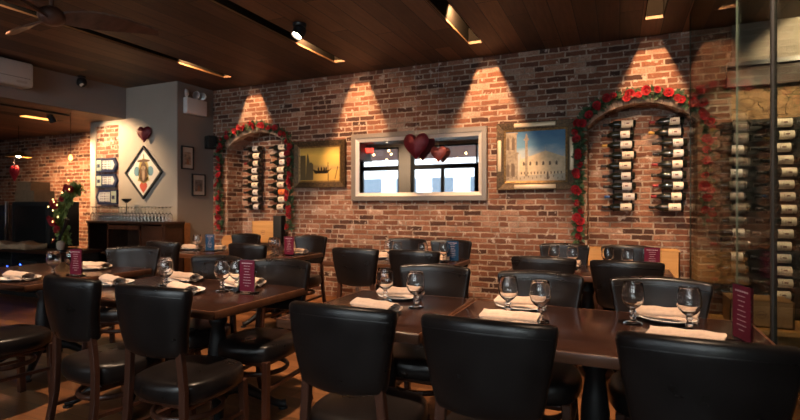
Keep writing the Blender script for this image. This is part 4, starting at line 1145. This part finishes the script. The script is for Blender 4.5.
# standpipe by the wall
o = MB().lathe([(0, 0), (.06, 0), (.06, .01), (.03, .014), (.028, .33), (.04, .335), (.042, .40), (.03, .41), (0, .41)], 20).build('steel_bollard', M['chrome'], smooth=40, loc=(-3.05, 5.5, 0))
tag(o, 'short steel post with a round cap at the foot of the brick wall', 'post')
# exit sign seen in the mirror
r = tag(empty('exit_sign', (-7.0, -1.35, 2.86)), 'red exit sign above the front window, seen in the wall mirror', 'sign')
MB().box(-.17, .17, -.02, .02, 0, .20).tube([(0, 0, .2), (0, 0, CEIL-2.86)], .008, 6).build('housing', M['white'], r)
cu = bpy.data.curves.new('exit_text', 'FONT'); cu.body = 'EXIT'; cu.size = .17; cu.extrude = .002; cu.align_x = 'CENTER'
to = bpy.data.objects.new('exit_text', cu); COL.objects.link(to); bpy.context.view_layer.update()
me = bpy.data.meshes.new_from_object(to.evaluated_get(bpy.context.evaluated_depsgraph_get())); bpy.data.objects.remove(to)
to = bpy.data.objects.new('lettering', me); COL.objects.link(to); to.parent = r; to.location = (0, .024, .04); to.rotation_euler = (PI/2, 0, PI); me.materials.clear(); me.materials.append(M['red'])

# ------------------------------------------------------------------ general light
spot('wine_room_spot', (1.95, 5.25, 3.08), (1.95, 6.0, 2.6), 60, 100, (1, .72, .42), .02, .3)
spot('wine_room_spot', (1.35, 4.6, 3.08), (1.35, 5.9, 1.7), 95, 62, (1, .72, .45), .02, .5)
W = bpy.data.worlds.new('sky'); S.world = W; W.use_nodes = True
bg = W.node_tree.nodes['Background']; bg.inputs[0].default_value = (.88, .94, 1.0, 1); bg.inputs[1].default_value = 4.2
for a, b_ in wins:
    d = bpy.data.lights.new('window_portal', 'AREA'); d.shape = 'RECTANGLE'; d.size = b_-a; d.size_y = 2.5; d.cycles.is_portal = True
    o = bpy.data.objects.new('window_portal', d); COL.objects.link(o); o.location = ((a+b_)/2, YF-.15, 1.8); o.rotation_euler = (PI/2, 0, 0)

# ------------------------------------------------------------------ camera
cam = bpy.data.cameras.new('camera'); co = bpy.data.objects.new('camera', cam); COL.objects.link(co); S.camera = co
cam.sensor_width = 36; cam.lens = 36*491/800
cam.shift_y = (205-210)/800*1.0
co.location = (0, 0, CAMZ); co.rotation_euler = (PI/2, 0, TH)
cam.clip_start = .05; cam.clip_end = 200
cam.dof.use_dof = True; cam.dof.focus_distance = 3.0; cam.dof.aperture_fstop = 2.4
S.view_settings.view_transform = 'Standard'; S.view_settings.look = 'None'; S.view_settings.exposure = 0.95; S.view_settings.gamma = 1
S.cycles.max_bounces = 10; S.cycles.transmission_bounces = 10; S.cycles.glossy_bounces = 5; S.cycles.diffuse_bounces = 4
S.cycles.caustics_reflective = False; S.cycles.caustics_refractive = False; S.cycles.sample_clamp_indirect = 4
S.cycles.use_denoising = True
